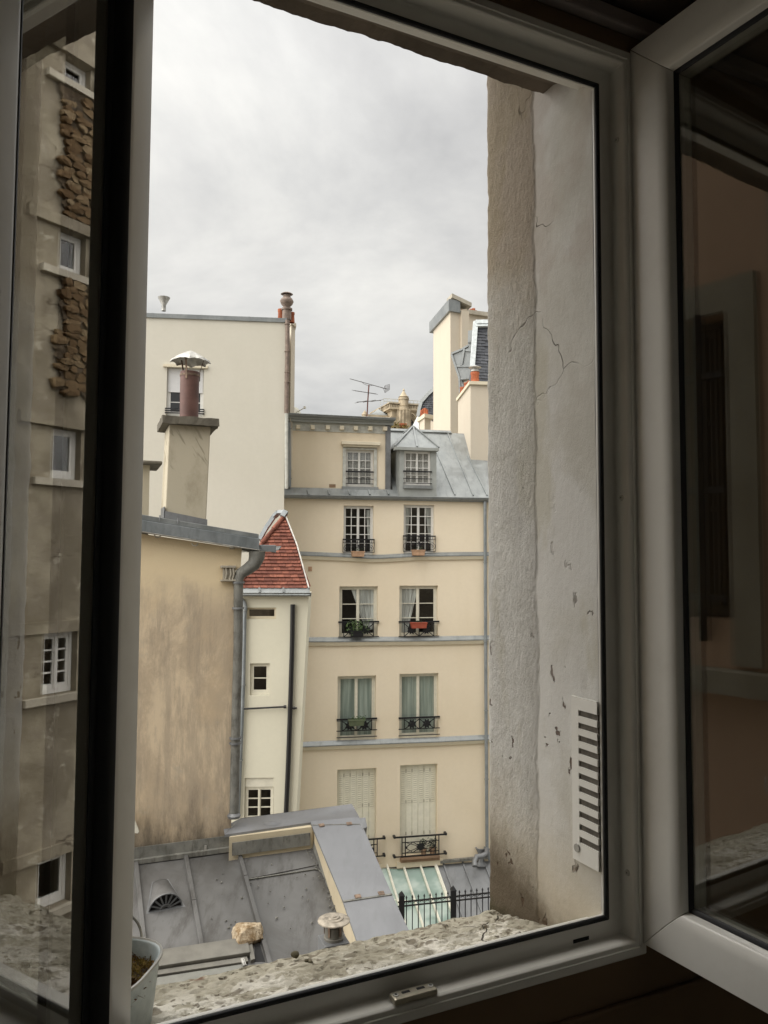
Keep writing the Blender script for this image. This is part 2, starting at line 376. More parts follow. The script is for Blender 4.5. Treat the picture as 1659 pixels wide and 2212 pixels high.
def wall_holes(F, s0, s1, z0, z1, holes, mat, parent, depth=.22, thick=.25, sr=None, sl=None, name='wall'):
    """wall with rectangular openings and their reveals; sr(z) gives a leaning right edge"""
    xs = sorted(set([s0, s1]+[h[0] for h in holes]+[h[1] for h in holes])); zs = sorted(set([z0, z1]+[h[2] for h in holes]+[h[3] for h in holes]))
    m = MB(); X = lambda x, z: (sr(z) if (sr and x == s1) else sl(z) if (sl and x == s0) else x)
    for i in range(len(xs)-1):
        for j in range(len(zs)-1):
            cx, cz = (xs[i]+xs[i+1])/2, (zs[j]+zs[j+1])/2
            if any(h[0] < cx < h[1] and h[2] < cz < h[3] for h in holes): continue
            m.poly([F.w(X(xs[i], zs[j]), zs[j]), F.w(X(xs[i+1], zs[j]), zs[j]), F.w(X(xs[i+1], zs[j+1]), zs[j+1]), F.w(X(xs[i], zs[j+1]), zs[j+1])])
    for (a_, b_, c_, d_) in holes:
        for p, q in (((a_, c_), (b_, c_)), ((b_, c_), (b_, d_)), ((b_, d_), (a_, d_)), ((a_, d_), (a_, c_))):
            m.poly([F.w(*p), F.w(*q), F.w(*q, -depth), F.w(*p, -depth)])
    # sides and back
    for p, q in (((X(s0, z0), z0), (X(s1, z0), z0)), ((X(s1, z0), z0), (X(s1, z1), z1)), ((X(s1, z1), z1), (X(s0, z1), z1)), ((X(s0, z1), z1), (X(s0, z0), z0))):
        m.poly([F.w(*p), F.w(*q), F.w(*q, -thick), F.w(*p, -thick)])
    return m.build(name, mat, parent)
def casement(F, r, parent, leaves=2, cols=2, rows=5, n=-.10, paint='window_paint_white', glassm='pane_glass', fw=.06, mw=.022, behind=None, curtain=None, mid=None, low=0., depth=1.2, label=None, mg=.25):
    """one window: frame mesh (window) with panes, curtains and the dark room behind it as sub-parts"""
    s0, s1, z0, z1 = r; m = MB(); pan = []
    e = .004
    m.box(F, s0+e, s0+fw*.75, z0+e, z1-e, n-.05, n); m.box(F, s1-fw*.75, s1-e, z0+e, z1-e, n-.05, n)
    m.box(F, s0+fw*.75, s1-fw*.75, z1-fw*.75, z1-e, n-.05, n-.002); m.box(F, s0+fw*.75, s1-fw*.75, z0+e, z0+fw, n-.05, n-.002)
    a0, a1, b0, b1 = s0+fw*.75, s1-fw*.75, z0+fw, z1-fw*.75
    lw = (a1-a0)/leaves
    for k in range(leaves):
        p0, p1 = a0+k*lw, a0+(k+1)*lw; sw = fw*.62
        m.box(F, p0+.002, p0+sw, b0, b1, n-.045, n-.008); m.box(F, p1-sw, p1-.002, b0, b1, n-.045, n-.008)
        m.box(F, p0+sw, p1-sw, b1-sw, b1-.002, n-.045, n-.01); m.box(F, p0+sw, p1-sw, b0+.002, b0+sw*1.5, n-.045, n-.01)
        q0, q1, r0, r1 = p0+sw, p1-sw, b0+sw*1.5, b1-sw
        xs = [q0+(q1-q0)*i/cols for i in range(cols+1)]; zs = [r0+(r1-r0)*i/rows for i in range(rows+1)]
        if mid: zs = [r0+(r1-r0)*t for t in mid]
        for x in xs[1:-1]: m.box(F, x-mw/2, x+mw/2, r0, r1, n-.036, n-.014)
        for i in range(len(xs)-1):
            x0 = xs[i]+(mw/2 if i else 0); x1 = xs[i+1]-(mw/2 if i < len(xs)-2 else 0)
            for z in zs[1:-1]: m.box(F, x0, x1, z-mw/2, z+mw/2, n-.036, n-.016)
        for i in range(len(xs)-1):
            for j in range(len(zs)-1): pan.append((xs[i], xs[i+1], zs[j], zs[j+1]))
    if leaves == 2: m.box(F, (a0+a1)/2-fw*.3, (a0+a1)/2+fw*.3, b0+.01, b1-.01, n-.009, n+.012)
    w = m.build('window', paint, parent, label=label)
    for (x0, x1, y0, y1) in pan:
        MB().poly([F.w(x0, y0, n-.028), F.w(x1, y0, n-.028), F.w(x1, y1, n-.028), F.w(x0, y1, n-.028)]).build('pane', glassm, w)
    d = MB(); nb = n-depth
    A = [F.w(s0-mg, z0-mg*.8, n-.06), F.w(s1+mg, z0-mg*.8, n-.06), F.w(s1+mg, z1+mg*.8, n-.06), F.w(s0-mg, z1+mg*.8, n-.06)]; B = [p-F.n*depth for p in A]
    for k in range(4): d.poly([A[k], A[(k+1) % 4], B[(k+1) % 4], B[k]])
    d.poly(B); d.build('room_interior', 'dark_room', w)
    for cset in (curtain or []):
        kind, cm, pts = cset             # polygon in window fractions, pleated
        cm_ = MB(); N = 26
        (tl, tr, bl, br, t0, t1) = pts
        for k in range(N):
            f0, f1 = k/N, (k+1)/N
            def P(f, t):
                L = tl+(tr-tl)*f; B_ = bl+(br-bl)*f; x = L+(B_-L)*t; zf = t1+(t0-t1)*t
                return F.w(a0+(a1-a0)*x, b0+(b1-b0)*zf, n-.065-.012*math.sin(f*N*1.3)-.008*math.sin(f*17))
            for j in range(4): cm_.poly([P(f0, j/4), P(f1, j/4), P(f1, (j+1)/4), P(f0, (j+1)/4)], True)
        cm_.build('curtain', cm, w)
    return w

UP = Vector((0, 0, 1))
#BODY
# ------------------------------------------------------------------ our own wall and the open window
FW = Frame(.992, .475)
WX0, WX1 = -.325, .356; WZ0, WZ1 = H-.516, H+.7235
gnd = MB().poly([(-60, -30, 0), (60, -30, 0), (60, 120, 0), (-60, 120, 0)]).build('courtyard_ground', 'courtyard_paving'); gnd['kind'] = 'structure'; gnd['label'] = 'grey courtyard paving far below the window'
cg = MB().poly([(-2500, -2500, -.05), (2500, -2500, -.05), (2500, 2500, -.05), (-2500, 2500, -.05)]).build('city_ground', 'courtyard_paving'); cg['kind'] = 'structure'; cg['label'] = 'city ground reaching away beyond the courtyard'

def fbm(p, o=5, h=.8): return mnoise.fractal(p, h, 2.1, o)
# material of the reveal: smooth grey plaster near, rough weathered strip at the outer edge
RE = Vector((-.429, .903, 0))                # outward direction
sc_of = lambda a: a.dot(RE, -(FW.o.dot(RE)))
a = Mat('reveal_plaster', .92, 0, .15)
z = a.dot((0, 0, 1), -H); s_ = sc_of(a)
wob = a.math('MULTIPLY', a.math('SUBTRACT', a.noise(7, 5, .6), .5), .035)
outer = a.rng(a.math('ADD', s_, wob), .150, .166)
fine = a.noise(130, 8, .75, stretch=(1, 1, .55)); mid_ = a.noise(9, 6, .65); bigg = a.noise(3.2, 6, .6, dist=.6)
c = a.mix(a.rng(mid_, .3, .7), (.72, .705, .65), (.63, .61, .55))
c = a.mix(a.rng(bigg, .40, .56), c, (.76, .75, .715))
blotch = a.rng(a.noise(4.2, 5, .6, off=(2, 5, 3), stretch=(1, 1, .4)), .55, .62)
c = a.mix(a.math('MULTIPLY', blotch, .6), c, (.585, .555, .45))
cg2 = a.mix(a.rng(a.noise(14, 7, .75, stretch=(1, 1, .4)), .32, .66), (.50, .475, .42), (.80, .785, .73))
c = a.mix(a.math('MULTIPLY', outer, .40), c, cg2)
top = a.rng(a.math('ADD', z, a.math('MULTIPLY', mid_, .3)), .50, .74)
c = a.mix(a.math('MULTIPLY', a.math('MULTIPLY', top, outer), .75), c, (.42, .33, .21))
pinkm = a.math('MULTIPLY', a.rng(a.noise(5, 5, .6, off=(7, 1, 2)), .5, .62), a.rng(z, .15, .45))
c = a.mix(a.math('MULTIPLY', pinkm, .4), c, (.55, .475, .415))
# lower part: yellowed, then brown and mossy by the sill
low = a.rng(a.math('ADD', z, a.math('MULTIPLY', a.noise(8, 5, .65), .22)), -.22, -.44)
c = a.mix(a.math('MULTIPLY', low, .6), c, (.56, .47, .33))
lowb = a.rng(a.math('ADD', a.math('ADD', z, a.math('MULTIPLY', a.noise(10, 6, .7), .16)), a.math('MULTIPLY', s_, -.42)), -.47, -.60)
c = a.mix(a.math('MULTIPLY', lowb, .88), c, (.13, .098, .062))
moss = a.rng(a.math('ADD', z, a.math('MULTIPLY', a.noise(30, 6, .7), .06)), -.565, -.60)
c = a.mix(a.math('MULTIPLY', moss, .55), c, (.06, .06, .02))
# chipped holes
hz_ = a.rng(z, .35, -.25, .0, 1.)
ch = a.voro(30, stretch=(1, 1, .4), warp=.04); chr_ = a.math('SUBTRACT', .15, ch); gate = a.rng(a.noise(7, 4, .6, off=(1, 8, 4)), .42, .50)
chip = a.math('MULTIPLY', a.rng(chr_, -.01, .03), a.math('MULTIPLY', gate, a.rng(z, .15, -.30, .0, 1.)))
c = a.mix(a.math('MULTIPLY', chip, .85), c, (.12, .07, .045))
pit = a.math('MULTIPLY', a.rng(a.voro(95, stretch=(1, 1, .6), warp=.02), .16, .06), a.math('MULTIPLY', outer, a.rng(a.noise(8, 3, .5, off=(3, 3, 3)), .45, .6)))
c = a.mix(a.math('MULTIPLY', pit, .7), c, (.16, .14, .11))
crk = a.math('MULTIPLY', a.rng(a.voro(5.5, 'DISTANCE_TO_EDGE', warp=.22, stretch=(1, 1, .7)), .007, .0), a.rng(a.noise(4, 2, .5, off=(5, 5, 1)), .52, .58))
crk = a.math('MULTIPLY', crk, a.rng(z, .2, .35))
c = a.mix(a.math('MULTIPLY', crk, .7), c, (.16, .13, .10))
a.col(c)
hgt = a.math('ADD', a.math('MULTIPLY', fine, a.rng(outer, 0, 1, .3, 2.2)), a.math('ADD', a.math('MULTIPLY', mid_, .4), a.math('MULTIPLY', chip, -2.0)))
hgt = a.math('ADD', hgt, a.math('MULTIPLY', a.math('ADD', pit, crk), -.7))
a.bump(hgt, .0045, .9); M['reveal_plaster'] = a.m
# sill stone
a = Mat('sill_stone', .95, 0, .1)
n1 = a.noise(16, 8, .72, dist=.4); n2 = a.noise(5, 5, .6); n3 = a.noise(55, 6, .75)
c = a.mix(a.rng(n3, .3, .7), (.36, .33, .255), (.56, .52, .42))
x_ = a.dot((FW.x.x, FW.x.y, 0)); sd_ = sc_of(a)
lw_ = a.math('MULTIPLY', a.rng(n1, .46, .53), a.rng(a.math('ADD', sd_, a.math('MULTIPLY', n2, .16)), .36, .24))
c = a.mix(lw_, c, (.84, .80, .71))
li = a.math('MAXIMUM', a.math('MULTIPLY', a.rng(a.voro(38, warp=.02), .42, .26), a.rng(a.noise(11, 3, .5, off=(5, 2, 2)), .42, .50)), a.math('MULTIPLY', a.rng(a.voro(75, warp=.01), .36, .22), a.rng(a.noise(14, 3, .5, off=(1, 2, 2)), .45, .52)))
c = a.mix(a.math('MULTIPLY', li, .85), c, (.20, .17, .125))
gr = a.rng(a.noise(11, 6, .7, off=(4, 4, 4)), .50, .60)
c = a.mix(a.math('MULTIPLY', gr, .55), c, (.30, .275, .21))
rd = a.rng(a.noise(13, 3, .5, off=(8, 1, 4)), .70, .74); c = a.mix(a.math('MULTIPLY', rd, .6), c, (.20, .08, .05))
far_ = a.rng(a.math('ADD', sd_, a.math('MULTIPLY', n1, .03)), .285, .315); c = a.mix(a.math('MULTIPLY', far_, .5), c, (.25, .235, .175))
cr_ = a.math('MULTIPLY', a.rng(a.voro(4.2, 'DISTANCE_TO_EDGE', warp=.15, off=(3, 1, 0)), .008, .001), a.rng(x_, .62, .68))
c = a.mix(a.math('MULTIPLY', cr_, .9), c, (.035, .03, .022))
a.col(c); a.bump(a.math('ADD', a.math('ADD', n3, a.math('MULTIPLY', n1, 1.2)), a.math('ADD', a.math('MULTIPLY', cr_, -2.5), a.math('MULTIPLY', li, -.6))), .004, .9)
M['sill_stone'] = a.m
plaster('lintel_timber', (.17, .14, .11), (.06, .05, .042), .6, .3, 5, .004, 80)

own = thing('window_wall', 'thick weathered plaster wall with stone sill around the open window', 'wall', FW.w(.04, WZ0-1.0, -.15))
m = MB()
m.box(FW, WX1+.018, 8.6, .001, H+5.5, -.308, -.042); m.box(FW, WX1+.054, 8.6, .001, H+5.5, -.0415, .018); m.box(FW, -9, WX0-.19, .001, H+5.5, -.308, .02)
m.box(FW, WX0-.19, WX1+.012, H+1.02, H+5.5, -.308, .02); m.box(FW, WX0-.19, WX1+.012, .001, WZ0-.22, -.308, .02)
m.box(FW, WX0-.19, WX1+.012, WZ0-.22, WZ0-.06, -.05, .018)
m.box(FW, WX0-.19, WX0-.04, WZ0-.05, WZ1+.02, -.07, .018)   # left inner nib behind the frame
m.box(FW, WX0-.19, WX1+.012, WZ1+.055, H+1.02, -.055, .018)
m.build('wall', 'concrete_cap', own)
# right reveal: a displaced sheet that turns the outer corner
m = MB(); NS, NZ = 46, 230; zlo, zhi = WZ0-.15, H+1.02; g = {}
for i in range(NS+1):
    for j in range(NZ+1):
        s = .008+.285*i/(NS-6) if i <= NS-6 else None
        zc = zlo+(zhi-zlo)*j/NZ
        if s is None:
            q = (i-(NS-6))/6.; s = .008+.285 + .022*math.sin(q*math.pi/2); inn = .022*(1-math.cos(q*math.pi/2)) + (q > .99)*.05
        else: inn = 0
        P = Vector((s*1.0, zc, 3.3)); r_ = max(0, min(1, (s-.145)/.03))
        d = fbm(P*7, 3)*.0006 + fbm(P*60, 6)*(.0003+.0009*r_) + r_*.0007*fbm(Vector((s*80, zc*50, 1)), 5)
        chipn = mnoise.noise(Vector((s*45, zc*20, 9)));
        if zc < H-.02 and chipn > .50: d -= .002*min(1, (chipn-.50)*5)
        g[i, j] = len(m.v); m.v.append(FW.w(WX1+.001+inn - d - .0012*r_, zc, -(s + (.004*fbm(Vector((zc*14, 2, 5)), 5) if s > .25 else 0))))
for i in range(NS):
    for j in range(NZ): m.f.append((g[i, j], g[i+1, j], g[i+1, j+1], g[i, j+1])); m.sm.append(True)
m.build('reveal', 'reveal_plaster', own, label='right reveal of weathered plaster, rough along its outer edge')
m = MB().poly([FW.w(WX0-.13, zlo, 0), FW.w(WX0-.16, zlo, -.304), FW.w(WX0-.16, zhi, -.304), FW.w(WX0-.13, zhi, 0)]); m.build('reveal', 'reveal_plaster', own)
# sill
m = MB(); NX, NN = 200, 70; g = {}; sx0, sx1 = WX0-.17, WX1+.02
for i in range(NX+1):
    for j in range(NN+1):
        x = sx0+(sx1-sx0)*i/NX; edge = .304+.012*fbm(Vector((x*7, 3, 1)), 4)+.004*fbm(Vector((x*40, 3, 1)), 3)
        q = j/(NN-6); s = .02+(edge-.02)*min(q, 1); P = Vector((x, s, 0))
        zc = H-.586-(s-.13)*.25 + .003*fbm(P*8, 4)+.0035*fbm(P*30, 5)
        hole = mnoise.noise(P*Vector((60, 75, 1)) if False else Vector((x*62, s*80, 4)))
        if hole > .26: zc -= .0050*min(1, (hole-.26)*6)
        k = mnoise.noise(Vector((x*9, s*22+x*6, 7)))
        if x > .19 and abs(k) < .03: zc -= .005*(1-abs(k)/.03)
        if q > 1: zc -= .02*((q-1)*(NN-6))**1.2; s += .002*math.sin(j*1.3)
        if q > .93: zc -= .006*min(1, (q-.93)/.07)*(1+fbm(Vector((x*20, 1, 1)), 3))
        g[i, j] = len(m.v); m.v.append(FW.w(x, zc, -s))
for i in range(NX):
    for j in range(NN): m.f.append((g[i, j], g[i+1, j], g[i+1, j+1], g[i, j+1])); m.sm.append(True)
m.build('sill', 'sill_stone', own, label='pale pitted stone sill spotted with lichen')
# timber lintel edge
m = MB(); NX = 120
low_, up_ = [], []
for i in range(NX+1):
    x = WX0-.18+(WX1+.0-WX0+.18)*i/NX
    dz = .003*fbm(Vector((x*35, 1, 0)), 5)+.003*fbm(Vector((x*9, 5, 0)), 3)
    low_.append((x, H+.785+dz))
for i in range(NX):
    (x0, z0_), (x1, z1_) = low_[i], low_[i+1]
    for (na, nb, za, zb) in ((-.045, -.10, -.02, 0), (-.10, -.128, 0, 0)):
        m.poly([FW.w(x0, z0_+za, na), FW.w(x1, z1_+za, na), FW.w(x1, z1_+zb, nb), FW.w(x0, z0_+zb, nb)])
    m.poly([FW.w(x0, z0_, -.128), FW.w(x1, z1_, -.128), FW.w(x1, H+1.02, -.128), FW.w(x0, H+1.02, -.128)])
m.build('lintel', 'lintel_timber', own, label='dark weathered lintel edge over the window')
# vent grille on the reveal
gx = WX1-.0005
def RV(s, z, o=0.): return FW.w(gx-o, z, -s)     # point on the reveal, o = proud
def rv_at(u, v):
    p = plane_hit(u, v, FW.w(gx, H, 0), FW.x); return (-(p-FW.o).dot(FW.n), p.z)
s1_, zt = rv_at(1238, 1502); _, zb = rv_at(1240, 1852); s1_ = (s1_+rv_at(1241, 1850)[0])/2
gr = MB()
NS_ = 11; s0g = .0068
def rbox(m, sa, sb, za, zb_, o0, o1):
    return m.hexa([RV(sa, za, o0), RV(sb, za, o0), RV(sb, za, o1), RV(sa, za, o1), RV(sa, zb_, o0), RV(sb, zb_, o0), RV(sb, zb_, o1), RV(sa, zb_, o1)])
z_first, z_last = rv_at(1255, 1540)[1], rv_at(1257, 1813)[1]; pitch = (z_first-z_last)/(NS_-1); sh = pitch*.47
rbox(gr, s1_-.016, s1_, zb, zt, .0, .0035)
zs_ = [z_first-k*pitch for k in range(NS_)]
edges = [zt]+[z for zc in zs_ for z in (zc+sh/2, zc-sh/2)]+[zb]
for k in range(0, len(edges), 2): rbox(gr, s0g, s1_-.016, edges[k+1], edges[k], .0002, .0034)
grille = gr.build('vent_grille', 'pvc', own, label='ivory slotted vent grille on the right reveal')
for zc in zs_: rbox(MB(), s0g, s1_-.016, zc-sh/2, zc+sh/2, -.001, .0012).build('slot', 'slot_brown', grille)
mb = MB(); mb.lathe(RV(s1_-.011, rv_at(1250, 1830)[1], .0035), [(0, .002), (.006, .002), (.0065, 0)], 14, -FW.x); mb.build('screw_cap', 'galvanised', grille)

# ---- frame and sashes
def loop_profile(F, r, prof, sign, mat, parent, names, gap=0.):
    """four mitred members round rectangle r=(s0,s1,z0,z1); prof points (w,n); sign=+1 grows outward, -1 inward"""
    s0, s1, z0, z1 = r; cs = [(s0, z0, -1, -1), (s1, z0, 1, -1), (s1, z1, 1, 1), (s0, z1, -1, 1)]; res = []
    for k in range(4):
        A, B = cs[k], cs[(k+1) % 4]; m = MB(); n = len(prof); i0 = 0
        for c_ in (A, B):
            for (w, q) in prof: m.v.append(F.w(c_[0]+c_[2]*w*sign, c_[1]+c_[3]*w*sign, q))
        for j in range(n): m.f.append((j, (j+1) % n, n+(j+1) % n, n+j)); m.sm.append(True)
        m.f.append(tuple(range(n))); m.f.append(tuple(range(n, 2*n))); m.sm += [False, False]
        d = (m.v[n]-m.v[0]).normalized()*gap
        for j in range(n): m.v[j] = m.v[j]+d; m.v[n+j] = m.v[n+j]-d
        o = m.build(names[k], mat, parent, bevel=.0012); res.append(o)
    return res
win = thing('open_window', 'white plastic casement window with both sashes swung into the room', 'window', FW.w((WX0+WX1)/2, WZ0, 0))
prof = [(.018, -.040), (.018, -.0075), (0, -.0065), (0, -.002), (.004, 0), (.026, 0), (.029, .002), (.029, .026), (.031, .030), (.050, .030), (.052, .028), (.052, -.040)]
OPEN = (WX0, WX1, WZ0, WZ1)
# the frame body as one part with gasket, caps and slots below it
fr = MB()
cs = [(WX0, WZ0, -1, -1), (WX1, WZ0, 1, -1), (WX1, WZ1, 1, 1), (WX0, WZ1, -1, 1)]; n = len(prof)
for c_ in cs:
    for (w, q) in prof: fr.v.append(FW.w(c_[0]+c_[2]*w, c_[1]+c_[3]*w, q))
for k in range(4):
    for j in range(n): fr.f.append((k*n+j, k*n+(j+1) % n, ((k+1) % 4)*n+(j+1) % n, ((k+1) % 4)*n+j)); fr.sm.append(False)
frame = fr.build('frame', 'pvc', win, bevel=.0015, label='fixed white plastic window frame')
loop_profile(FW, OPEN, [(.0005, -.001), (-.0012, .0005), (.0008, .0042), (.0058, .0042), (.0065, .0005), (.003, .0003)], 1, 'rubber', frame, ['gasket']*4)
# retaining lip line in the rebate and thin outer bead
loop_profile(FW, OPEN, [(.0365, .0295), (.0365, .0325), (.0395, .0325), (.0395, .0295)], 1, 'pvc', frame, ['bead']*4)
for (u, v) in ((1333, 303), (1343, 1075), (1356, 1885)):
    p = plane_hit(u, v, FW.w(WX1+.029, H, 0), FW.x)
    mb = MB(); mb.lathe(p, [(0, .0005), (.0012, .0005), (.0014, .0022), (.0035, .0022), (.0045, .0008), (.0047, 0)], 16, -FW.x); cap = mb.build('screw_cap', 'pvc_cap', frame)
    mb = MB(); mb.lathe(p-FW.x*.0006, [(0, .0012), (.0012, .0012)], 8, -FW.x); mb.build('screw_hole', 'slot_dark', cap)
# weep slot in the bottom rebate
p0 = FW.at(1238, 2034, .0005); p1 = FW.at(1272, 2026, .0005)
zc = (p0[1]+p1[1])/2
mb = MB(); mb.box(FW, p0[0], p1[0], zc-.0028, zc+.0028, .0002, .0012); mb.build('weep_slot', 'slot_dark', frame, bevel=.0007)
# keeper plate on the bottom rebate
k0 = FW.at(843, 2176, .022); k1 = FW.at(943, 2140, .022)
kz = WZ0-.029; ka, kb = k0[0]+.002, k1[0]-.002
kp = MB(); kp.box(FW, ka, kb, kz, kz+.0085, .012, .0305)
keeper = kp.build('keeper', 'keeper_metal', win, bevel=.003, label='bronze coloured latch keeper screwed to the bottom rail')
for f_ in (.10, .90):
    c_ = FW.w(ka+(kb-ka)*f_, kz+.0085, .021); mb = MB(); mb.lathe(c_, [(0, .0002), (.0016, .0002), (.002, .0010), (.0036, .0008), (.0038, 0)], 14); mb.build('screw', 'galvanised', keeper)
    mb = MB()
    for t in (.6, .6+math.pi/2): mb.bar(c_+Vector((math.cos(t), math.sin(t), 0))*.002+UP*.0009, c_-Vector((math.cos(t), math.sin(t), 0))*.002+UP*.0009, .0006, .0006)
    mb.build('screw_slot', 'slot_dark', keeper)
for f0, f1 in ((.24, .42), (.58, .76)):
    mb = MB(); mb.box(FW, ka+(kb-ka)*f0, ka+(kb-ka)*f1, kz+.0086, kz+.0089, .018, .0225); mb.build('keeper_slot', 'slot_dark', keeper)
class SFrame(Frame):
    def __init__(s, o, x, n): s.o = Vector((o[0], o[1], 0)); s.x = Vector((x[0], x[1], 0)).normalized(); s.n = Vector((n[0], n[1], 0)).normalized(); s.a = s.b = 0
SW, SZ0, SZ1 = .388, H-.552, H+.779
FL = SFrame((-.2625, .8343), (-.061, -.998), (.998, -.061))
FR = SFrame((.374, 1.137), (.487, -.873), (-.873, -.487))
def sash(F, label, SW):
    s = MB(); r = (0, SW, SZ0, SZ1)
    prof = [(0, 0), (.048, 0), (.056, -.002), (.062, -.005), (.0645, -.008), (.067, -.018), (.0685, -.0205), (.0685, -.045), (.060, -.062), (0, -.062)]
    cs = [(0, SZ0, 1, 1), (SW, SZ0, -1, 1), (SW, SZ1, -1, -1), (0, SZ1, 1, -1)]; n = len(prof)
    sa = None
    names = ['rail', 'stile', 'rail', 'stile']
    s.box(F, .0686, SW-.0686, SZ0+.0686, SZ0+.069, -.036, -.023); sa = s.build('sash', 'pvc', win, label=label)
    loop_profile(F, r, prof, -1, 'pvc', sa, names, .00025)
    loop_profile(F, r, [(.0667, -.0160), (.0667, -.0205), (.0735, -.0205), (.0740, -.0192), (.0700, -.0165)], -1, 'rubber', sa, ['gasket']*4)
    if SW < .35: loop_profile(F, r, [(.0540, -.0006), (.056, -.0012), (.062, -.0042), (.0648, -.0075), (.0673, -.0175), (.0660, -.0175), (.0600, -.0055), (.0540, -.0020)], -1, 'rubber', sa, ['bevel_shade']*4)  # added dark strip standing in for the left bevel's shade and dark reflections
    for q in (-.021, -.037):
        MB().poly([F.w(.06, SZ0+.06, q), F.w(SW-.06, SZ0+.06, q), F.w(SW-.06, SZ1-.06, q), F.w(.06, SZ1-.06, q)]).build('pane', 'sash_glass', sa)
    return sa
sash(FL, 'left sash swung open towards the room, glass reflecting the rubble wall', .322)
sash(FR, 'right sash swung open towards the room, dark glass', .388)
# hinges in the gap at the right jamb
# ------------------------------------------------------------------ room
def st(m, name, mat, label):
    o = m.build(name, mat); o['kind'] = 'structure'; o['label'] = label; return o
XL, XR, NB, ZF, ZC = -.85, 1.0, 1.55, H-1.45, H+.95
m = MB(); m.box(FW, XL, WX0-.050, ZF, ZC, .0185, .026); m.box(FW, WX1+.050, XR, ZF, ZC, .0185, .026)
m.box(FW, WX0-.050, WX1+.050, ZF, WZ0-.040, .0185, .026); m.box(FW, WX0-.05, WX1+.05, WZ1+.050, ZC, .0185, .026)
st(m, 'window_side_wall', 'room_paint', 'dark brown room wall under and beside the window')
m = MB(); m.box(FW, XL-.1, XL, ZF, ZC, .026, NB); st(m, 'left_room_wall', 'room_white', 'pale left wall of the room')
m = MB(); m.box(FW, XR, XR+.1, ZF, ZC, .026, NB); st(m, 'right_room_wall', 'room_white', 'pale right wall of the room')
m = MB(); m.box(FW, XL, XR, ZF, ZC, NB, NB+.1); st(m, 'back_room_wall', 'room_white', 'pale back wall of the room')
m = MB(); m.box(FW, XL-.1, XR+.1, ZF-.1, ZF, .0185, NB+.1); st(m, 'room_floor', 'room_floor_tiles', 'pale tiled room floor')
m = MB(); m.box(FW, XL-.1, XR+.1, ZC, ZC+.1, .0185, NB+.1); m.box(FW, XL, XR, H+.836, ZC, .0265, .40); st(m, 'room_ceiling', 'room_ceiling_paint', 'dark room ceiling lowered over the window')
m = MB(); m.box(FW, XL, XR, H+.801, H+.826, .0265, .046); tag(m.build('head_trim', 'trim_paint', None, bevel=.004), 'pale trim strip under the ceiling over the window', 'trim')
m = MB(); m.box(FW, XL, XR, H-.631, H-.624, .0265, .034); tag(m.build('wall_moulding', 'room_paint', None, bevel=.002), 'thin dark moulding across the wall under the window', 'moulding')
# planter bucket on the sill, beside the left sash
pc = FW.w(-.3425, 0, -.105); pc = Vector((-.358, .985, H-.630))
bk = thing('bucket_planter', 'pale blue metal bucket planter with flaking paint on the stone sill', 'planter', pc)
a = Mat('bucket_paint', .5, .1); chipp = a.rng(a.voro(70, warp=.03, stretch=(1, 1, .6)), .10, .05); st_ = a.rng(a.noise(12, 4, .6), .45, .6)
a.col(a.mix(a.math('MULTIPLY', chipp, st_), a.mix(a.rng(a.noise(25, 5, .7), .35, .7), (.40, .46, .47), (.55, .60, .60)), (.11, .10, .095))); M['bucket_paint'] = a.m
def sq(t, p=3.2):
    c_, s__ = abs(math.cos(t)), abs(math.sin(t)); return (c_**p+s__**p)**(-1/p)
bx = Vector((.16, 1, 0)).normalized()
def bucket_pts(rx, ry, h, N=48):
    by = Vector((bx.y, -bx.x, 0)); return [pc + bx*ry*math.cos(2*math.pi*k/N)*sq(2*math.pi*k/N) + by*rx*math.sin(2*math.pi*k/N)*sq(2*math.pi*k/N) + UP*h for k in range(N)]
m = MB(); rings = [(.060, .062, 0), (.072, .074, .118), (.0745, .0765, .120), (.0745, .0765, .1225), (.072, .074, .1225), (.0695, .0715, .120), (.062, .064, .02)]
for (rx, ry, h) in rings: m.v += bucket_pts(rx, ry, h)
N = 48
for k in range(len(rings)-1):
    for j in range(N): m.f.append((k*N+j, k*N+(j+1) % N, (k+1)*N+(j+1) % N, (k+1)*N+j)); m.sm.append(True)
m.f.append(tuple(range(N))); m.sm.append(False)
m.build('bucket', 'bucket_paint', bk)
rp = bucket_pts(.0735, .0755, .1215); m = MB(); m.tube(rp+[rp[0]], .0022, 6, False); m.build('rim', 'galvanised', bk)
for sgn, hh in ((1, .03), (-1, .012)):
    base = pc + bx*.0765*sgn + UP*.116; m = MB(); by = Vector((bx.y, -bx.x, 0))
    m.tube([base+by*.022*math.cos(t)+UP*.030*math.sin(t)*(1 if sgn > 0 else .6)+bx*sgn*.008 for t in [math.pi*k/12 for k in range(13)]], .0018, 6); m.build('handle', 'galvanised' if sgn > 0 else 'bucket_paint', bk)
m = MB(); rr = random.Random(3)
for k in range(2600):
    an = rr.random()*6.283; q = math.sqrt(rr.random())*.97; by = Vector((bx.y, -bx.x, 0)); sr_ = sq(an)
    p = pc + bx*.0705*q*sr_*math.cos(an) + by*.0685*q*sr_*math.sin(an) + UP*(.100+.008*mnoise.noise(Vector((q*4*math.cos(an), q*4*math.sin(an), 0))))
    d = Vector((rr.uniform(-1, 1), rr.uniform(-1, 1), rr.uniform(.1, 1.3))).normalized(); L = rr.uniform(.006, .016); x = d.orthogonal().normalized()*.0006
    q2 = p + d*L*.6 + Vector((rr.uniform(-1, 1), rr.uniform(-1, 1), -.3))*.002; q3 = q2+Vector((rr.uniform(-1, 1), rr.uniform(-1, 1), -.4)).normalized()*L*.5
    m.poly([p-x, p+x, q2+x, q2-x]); m.poly([q2-x, q2+x, q3])
